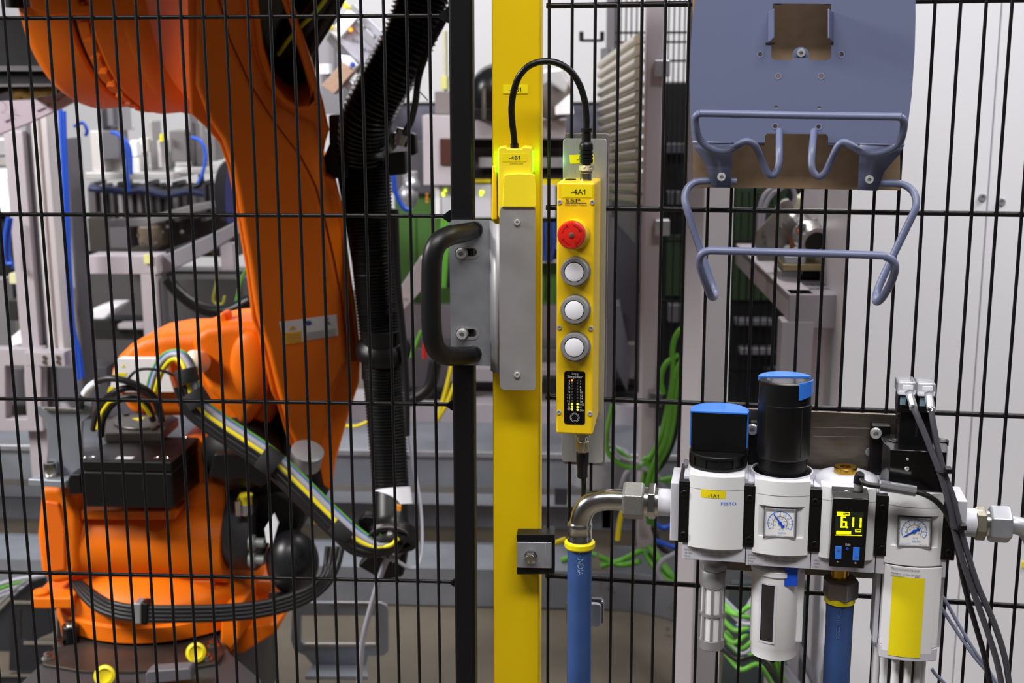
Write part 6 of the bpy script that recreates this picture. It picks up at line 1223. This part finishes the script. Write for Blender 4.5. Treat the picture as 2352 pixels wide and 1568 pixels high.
# ---- upper middle: tilted rail and friends
t = T('tilted_rail', 'light grey drilled rail tilted behind the corrugated hose', 'rail', 830, 120, 2.3)
pp(t, 'rail_plate', [(757, 75), (812, 8), (940, 130), (885, 210)], 2.25, 2.3, mat('pale_anodised', (172, 176, 190), .4, .4)); pp(t, 'rail_side', [(757, 75), (885, 210), (870, 225), (748, 90)], 2.26, 2.31, m_framed); pp(t, 'rail_step', [(792, 45), (805, 30), (925, 148), (910, 166)], 2.24, 2.25, m_galv)
for x, y in ((788, 70), (812, 92), (837, 114), (838, 63), (862, 85)): part('rail_hole', lathe([(.005, 0), (.005, -.002)], F0.p(x, y, 2.24), (0, 1, 0), 12), m_framed, t)
pp(t, 'white_block', [(757, 72), (800, 22), (822, 40), (780, 88)], 2.22, 2.25, m_wallw); pp(t, 'yellow_bar', [(735, 47), (741, 42), (764, 62), (757, 72)], 2.2, 2.25, m_ylab); pp(t, 'yellow_bar', [(775, 0), (781, -4), (800, 16), (795, 23)], 2.2, 2.25, m_ylab)
part('orange_light', lathe([(.005, 0), (.005, -.002)], F0.p(805, 68, 2.235), (0, 1, 0), 12), m_led_o, t)
t = T('striped_block', 'striped brown block left of the corrugated hose', 'block', 770, 215, 2.2); pp(t, 'block', [(738, 196), (786, 143), (812, 164), (766, 217)], 2.2, 2.26, m_wood, bev=.002); pp(t, 'white_fitting', [(775, 125), (800, 128), (820, 150), (812, 162), (786, 142)], 2.22, 2.26, m_wallw); pp(t, 'blue_ring', [(806, 140), (815, 145), (810, 156), (802, 150)], 2.2, 2.22, m_cblu); pp(t, 'cylinder', [(786, 196), (802, 180), (830, 204), (815, 222)], 2.24, 2.28, m_zinc, bev=.006)
t = T('grey_column', 'grey column behind the orange arm window', 'column', 735, 260, 2.8); bb(t, 'column', 708, 40, 775, 262, 2.9, 3.0, mat('column_grey', (138, 136, 144), .5)); bb(t, 'dark_stripe', 762, -40, 772, 262, 2.88, 2.9, m_framed); bb(t, 'white_box', 733, 147, 755, 170, 2.7, 2.75, m_wallw); bb(t, 'machine_block', 738, 168, 790, 262, 2.75, 2.85, mat('grey_block', (116, 116, 124), .5))
# ================================================================== left background
pk = T('printed_sheet', 'pale lilac sloping panel with printed outlines at upper left', 'panel', 60, 300, 1.7)
pp(pk, 'panel', [(-60, 235), (30, 232), (120, 218), (172, 195), (172, 232), (140, 248), (60, 285), (-60, 330)], 1.55, 1.57, m_pink, bev=.001)
part('printed_outline', [arc(F0, 0, 245, 13, .8, 0, 180, 1.548), arc(F0, 0, 245, 28, .6, 30, 150, 1.548, 10), tick(F0, 30, 262, 0, 14, .8, 20, 1.548), tick(F0, 30, 262, 0, 14, .8, 100, 1.548)]+[ppx(F0, [(x, y), (x+L, y-L*.45), (x+L, y+2-L*.45), (x, y+2)], 1.547, 1.549) for x, y, L in ((10, 278, 10), (22, 272, 7), (84, 254, 18), (106, 243, 10), (128, 232, 12), (142, 222, 10))], m_inkg, pk, kind='stuff')
# tall profiles
t = T('tall_profile', 'tall pale grey machine profile, leftmost at the picture edge', 'profile', 40, 860, 2.0); xa_, xb_ = F0.p(27, 550, 2.0).x, F0.p(72, 550, 2.0).x; part('profile', box((xa_, 2.0, .3), (xb_, 2.06, F0.p(50, 300, 2.0).z)), m_frame, t, bev=.004)
part('slot', box((xb_, 2.02, .35), (F0.p(92, 550, 2.02).x, 2.06, F0.p(50, 285, 2.0).z)), m_framed, t)
t = T('tall_profile', 'bright grooved aluminium profile beside the blue tubes', 'profile', 110, 830, 1.95); xa_, xb_ = F0.p(88, 550, 1.95).x, F0.p(136, 550, 1.95).x; w_ = xb_-xa_; zt_ = F0.p(110, 235, 1.95).z
part('profile', zpoly([(xa_, 1.96), (xa_+w_*.2, 1.95), (xa_+w_*.38, 1.95), (xa_+w_*.42, 1.962), (xa_+w_*.52, 1.962), (xa_+w_*.56, 1.95), (xa_+w_*.8, 1.952), (xb_, 1.98), (xb_, 2.02), (xa_, 2.02)], F0.p(110, 806, 1.95).z, zt_), m_frame if 0 else mat('bright_aluminium', (212, 206, 206), .4, .3), t, smooth=40)
t = T('tall_profile', 'dark grey column behind the blue tubes', 'profile', 180, 880, 2.2); bb(t, 'column', 146, 318, 196, 900, 2.2, 2.3, m_framed)
for i, L in enumerate(([(138, 240, 1.9), (142, 330, 1.9), (148, 450, 1.9), (155, 600, 1.9), (163, 740, 1.9), (172, 800, 1.9), (180, 872, 1.9)], [(147, 255, 1.92), (149, 330, 1.92), (154, 450, 1.92), (160, 600, 1.92), (167, 740, 1.92), (182, 810, 1.92), (190, 866, 1.92)])):
    t = thing('blue_tube', ('left strand', 'right strand')[i]+' of the tall blue air tubes down the bright profile', 'tube', F0, F0.p(*L[-1]), 'tall blue tubes'); tt(t, 'tube', L, 5, m_cblu)
for i, (L, lb) in enumerate((([(18, 500, 1.95), (10, 550, 1.95), (12, 600, 1.95), (28, 605, 1.95)], 'blue tube curling at the left picture edge'), ([(26, 500, 1.96), (20, 560, 1.96), (22, 590, 1.96), (30, 615, 1.96)], 'second blue tube curling at the left picture edge'), ([(170, 290, 2.1), (190, 282, 2.1), (200, 300, 2.1), (196, 312, 2.1)], 'blue tube loop above the dark grey column'), ([(255, 303, 2.2), (275, 312, 2.2), (290, 345, 2.2), (293, 400, 2.2), (295, 440, 2.2)], 'blue tube bending over the aluminium plate'), ([(440, 315, 2.2), (462, 325, 2.2), (472, 355, 2.2), (466, 395, 2.2), (455, 420, 2.2)], 'blue tube arc left of the orange arm'), ([(275, 305, 2.22), (298, 340, 2.22), (302, 400, 2.22)], 'thin blue tube next to the bent one'))):
    t = thing('blue_tube', lb, 'tube', F0, F0.p(*L[0])); tt(t, 'tube', L, 4, m_cblu)
t = T('machine_bracket', 'pale bracket with four screws at the foot of the bright profile', 'bracket', 110, 840, 1.9)
bb(t, 'bracket_plate', 55, 808, 150, 842, 1.9, 1.95, m_frame)
for x, y in ((103, 820), (103, 831), (134, 820), (134, 831)): part('screw', lathe([(.006, 0), (.006, -.004)], F0.p(x, y, 1.9), (0, 1, 0), 12), m_steel, t)
t = T('machine_stand', 'pale grey welded box frame at the left picture edge', 'frame', 40, 980, 1.95)
part('front_frame', ppx(F0, [(-60, 800), (95, 800), (95, 925), (100, 990), (-60, 990)], 1.96, 2.0, [[(12, 840), (54, 840), (62, 962), (14, 962)]]), m_frame, t, bev=.003); bb(t, 'inner_panel', 0, 845, 60, 930, 2.1, 2.12, m_framed); bb(t, 'dark_opening', 5, 930, 62, 965, 2.1, 2.12, m_ink)
bb(t, 'upper_part', -40, 640, 25, 830, 2.15, 2.2, mat('grey_shell', (120, 118, 122), .4)); pp(t, 'white_block', [(24, 775), (52, 752), (52, 790), (24, 796)], 2.0, 2.1, m_wallw); bb(t, 'dark_hole', 18, 690, 42, 736, 2.1, 2.15, m_ink); bb(t, 'cream_knob', 20, 628, 38, 652, 2.05, 2.1, mat('cream', (220, 216, 170), .4))
t = T('left_machine', 'grey and white machine blocks behind the lilac panel', 'machine', 10, 480, 2.6); bb(t, 'white_wall', -80, 320, 30, 490, 2.6, 2.7, m_wallw); bb(t, 'grey_slot', -80, 322, 14, 356, 2.58, 2.6, m_framed if 0 else mat('grey_slot_c', (150, 146, 150), .5)); bb(t, 'grey_slot', -80, 364, 16, 380, 2.58, 2.6, mat('grey_slot_d', (140, 134, 132), .5)); bb(t, 'dark_body', -80, 492, 30, 700, 2.65, 2.7, m_dark)
pp(t, 'slat_bundle', [(-20, 396), (20, 388), (24, 412), (-20, 416)], 2.5, 2.58, m_wallw)
# aluminium assembly plate with blocks (200-540 x 250-560)
t = T('assembly_machine', 'aluminium assembly machine with upright blocks left of the orange arm', 'machine', 350, 580, 2.4)
bb(t, 'top_plate', 196, 396, 400, 412, 2.4, 2.75, m_alu); bb(t, 'top_plate', 400, 384, 545, 398, 2.45, 2.8, m_alu)
g = [(205, 395, 240, 300), (222, 300, 236, 236), (246, 395, 285, 362), (252, 300, 290, 290), (232, 366, 276, 300), (244, 290, 262, 236), (266, 300, 282, 244), (340, 395, 356, 278), (360, 385, 372, 322), (388, 372, 430, 300), (430, 385, 444, 250), (446, 380, 470, 280), (470, 370, 498, 300), (300, 395, 322, 330), (318, 350, 336, 318), (375, 395, 385, 350)]
cs = [(196, 192, 192), (120, 120, 128), (180, 178, 178), (210, 208, 208), (96, 96, 102), (104, 104, 112), (160, 160, 166), (158, 156, 156), (196, 194, 194), (112, 108, 110), (120, 118, 122), (150, 148, 152), (112, 110, 112), (232, 230, 230), (236, 232, 224), (140, 138, 138)]
for i, ((x0, y0, x1, y1), c_) in enumerate(zip(g, cs)): bb(t, 'upright_block', x0, y1, x1, y0, 2.42+.03*(i % 4), 2.5+.03*(i % 4), mat('block_tone%d' % i, c_, .4, .35), bev=.003)
bb(t, 'yellow_tag', 366, 308, 373, 326, 2.4, 2.42, m_ylab); bb(t, 'white_cylinder', 296, 322, 316, 362, 2.36, 2.4, m_lens, bev=.006)
for i, x in enumerate(range(205, 520, 21)):
    v = (96, 128, 84, 140, 104, 118, 150, 92)[i % 8]; bb(t, 'lower_block', x, 418+(i % 3)*6, x+17, 490+(i*7) % 22, 2.5+.02*(i % 3), 2.6, mat('lower_tone%d' % i, (v, v-2, v+2), .4, .35), bev=.003)
tt(t, 'wire_harness', [(205, 432, 2.36), (250, 436, 2.36), (290, 440, 2.36), (330, 436, 2.36), (380, 448, 2.36), (430, 440, 2.36), (470, 445, 2.36)], 8, mat('navy_harness', (20, 30, 70), .5)); tt(t, 'wire_harness', [(290, 425, 2.38), (340, 430, 2.38), (385, 440, 2.38), (455, 425, 2.38), (462, 400, 2.38)], 7, m_cblk)
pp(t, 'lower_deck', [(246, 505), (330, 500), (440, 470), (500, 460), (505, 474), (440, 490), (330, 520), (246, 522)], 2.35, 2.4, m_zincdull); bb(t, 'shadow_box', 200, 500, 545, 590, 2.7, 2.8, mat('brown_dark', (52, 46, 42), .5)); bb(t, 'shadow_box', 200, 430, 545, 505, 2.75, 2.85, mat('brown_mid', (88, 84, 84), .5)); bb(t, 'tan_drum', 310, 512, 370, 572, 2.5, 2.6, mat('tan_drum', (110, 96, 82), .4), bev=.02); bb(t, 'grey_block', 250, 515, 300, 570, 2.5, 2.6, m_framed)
pp(t, 'wheel', ellpx(520, 440, 30, 72, 24), 2.3, 2.4, mat('dark_rim', (24, 24, 30), .4), bev=.004); pp(t, 'wheel_side', ellpx(538, 450, 22, 90, 24), 2.26, 2.3, mat('navy_rim', (40, 42, 92), .4), bev=.004)
for x, y in ((318, 540), (330, 558), (374, 533), (366, 543), (357, 558), (418, 532), (385, 520)): part('glint_screw', lathe([(.005, 0), (.005, -.004)], F0.p(x, y, 2.34), (0, 1, 0), 10), m_steel, t)
# grey table frame
t = T('welded_table', 'light grey square-tube table frame left of the orange arm', 'table', 350, 760, 2.0)
bb(t, 'top_rail', 200, 587, 362, 630, 2.0, 2.08, m_frame); bb(t, 'leg', 322, 630, 366, 780, 2.0, 2.08, m_frame); pp(t, 'angled_rail', [(362, 592), (480, 540), (560, 500), (560, 530), (480, 580), (372, 632)], 2.04, 2.1, mat('rail_grey', (128, 126, 134), .45)); pp(t, 'cable_chain', [(200, 575), (250, 582), (360, 582), (480, 540), (560, 495), (560, 505), (480, 556), (372, 598), (240, 592), (200, 588)], 2.1, 2.16, m_dark, bev=.004)
bb(t, 'shaded_leg_side', 366, 640, 374, 770, 2.02, 2.08, m_framed); part('yellow_tag', bpx(F0, 330, 585, 345, 605, 1.99, 2.0), mat('lime_tag', (220, 220, 140), .5), t)  # leg side overlaid in darker grey, shade painted on
for x, y in ((372, 597), (374, 628)): part('screw', lathe([(.006, 0), (.006, -.004)], F0.p(x, y, 2.03), (0, 1, 0), 10), m_steel, t)
t = T('floor_machine', 'dim grey machinery seen below the table frame', 'machine', 300, 900, 2.7); bb(t, 'rear_panel', 196, 620, 620, 960, 2.9, 3.0, mat('dim_panel', (80, 76, 78), .5)); bb(t, 'dark_opening', 210, 735, 330, 780, 2.6, 2.7, m_ink); pp(t, 'bright_bundle', [(205, 712), (240, 700), (278, 700), (240, 735), (208, 735)], 2.5, 2.6, m_wallw, bev=.01); bb(t, 'pale_strip', 270, 744, 330, 756, 2.5, 2.55, m_frame); bb(t, 'rear_block', 380, 640, 560, 735, 2.6, 2.7, mat('rear_tone', (84, 80, 82), .5)); bb(t, 'grey_box', 505, 560, 538, 622, 2.3, 2.35, m_frame); bb(t, 'dark_panel', 95, 842, 250, 925, 2.5, 2.6, mat('dim_panel2', (90, 88, 94), .5))
t = T('black_conduit', 'thick black conduit sagging left of the orange arm', 'conduit', 480, 715, 2.0); tt(t, 'conduit', [(385, 640, 1.9), (405, 665, 1.9), (440, 695, 1.9), (480, 712, 1.9), (530, 712, 1.9), (575, 690, 1.9)], 15, m_rubber)
t = T('olive_wire', 'yellow-green wire loop left of the orange arm', 'wire', 495, 690, 2.1); tt(t, 'wire', [(475, 570, 2.1), (495, 590, 2.1), (498, 640, 2.1), (490, 690, 2.1), (510, 698, 2.1), (516, 680, 2.1)], 3, mat('olive_wire_c', (150, 150, 40), .5))
t = T('green_thin_wire', 'green wire dropping along the orange arm edge', 'wire', 545, 680, 2.1); tt(t, 'wire', [(575, 600, 2.1), (555, 640, 2.1), (545, 680, 2.1), (538, 712, 2.1)], 3, m_cgrn)
# bottom-left: dark curved duct and zinc frame
t = T('curved_duct', 'dark curved duct at the lower left picture edge', 'duct', 20, 1450, 1.5)
def band(L, w_, d, dz): return ppx(F0, [(x, y) for x, y in L]+[(x+w_[0], y+w_[1]) for x, y in reversed(L)], d, d+dz)
part('duct_side', band([(-40, 1440), (0, 1400), (40, 1360), (70, 1335), (100, 1324)], (20, 130), 1.55, .02), m_framed if 0 else mat('duct_dark', (56, 58, 64), .4, .4), t, bev=.003); part('duct_rim', tube(px3(F0, [(-40, 1425, 1.54), (0, 1385, 1.54), (40, 1348, 1.54), (70, 1330, 1.54), (105, 1322, 1.54)]), .004, 8, 4), m_zinc, t)
for i, c_ in enumerate((m_cgry, m_cgrn, m_cgry, m_cgry)):
    L = [(-30, 1352+i*10, 1.7), (10, 1338+i*9, 1.7), (50, 1328+i*7, 1.7), (100, 1322+i*4, 1.7)]; t = thing('duct_cable', ('uppermost grey cable in the curved duct', 'green cable in the curved duct', 'middle grey cable in the curved duct', 'lowest grey cable in the curved duct')[i], 'cable', F0, F0.p(*L[0])); tt(t, 'cable', L, 5, c_)
t = T('zinc_bracket', 'dark zinc frame bracket at the lower left behind the base plate', 'bracket', 80, 1540, 1.35)
part('frame_plate', ppx(F0, [(25, 1384), (140, 1384), (140, 1570), (-40, 1570), (-40, 1548), (60, 1548), (20, 1540)], 1.35, 1.36, [[(48, 1402), (130, 1402), (130, 1476), (60, 1476), (48, 1466)]]), mat('dark_zinc', (70, 72, 80), .3, .8), t, bev=.002)
for q in ([(28, 1381), (80, 1382), (80, 1387), (28, 1387)], [(54, 1474), (128, 1475), (128, 1480), (54, 1480)], [(-40, 1546), (75, 1547), (75, 1554), (-40, 1554)]): part('rim', ppx(F0, q, 1.345, 1.35), m_steel, t)

cn = thing('shade_blocker', 'grey sheet canopy over the robot cell, just above the picture', 'canopy', F0, (-.1, .6, 1.75))  # added out of view with its supports, keeps lamp light off the robot
part('sheet', box((-1.0, .02, 1.76), (.80, 1.12, 1.78)), m_frame, cn); part('blocker_beam', box((-1.0, 1.12, 1.70), (.80, 1.18, 1.80)), m_frame, cn)
part('blocker_post', box((-1.05, 1.12, 0), (-1.0, 1.18, 1.80)), m_frame, cn)
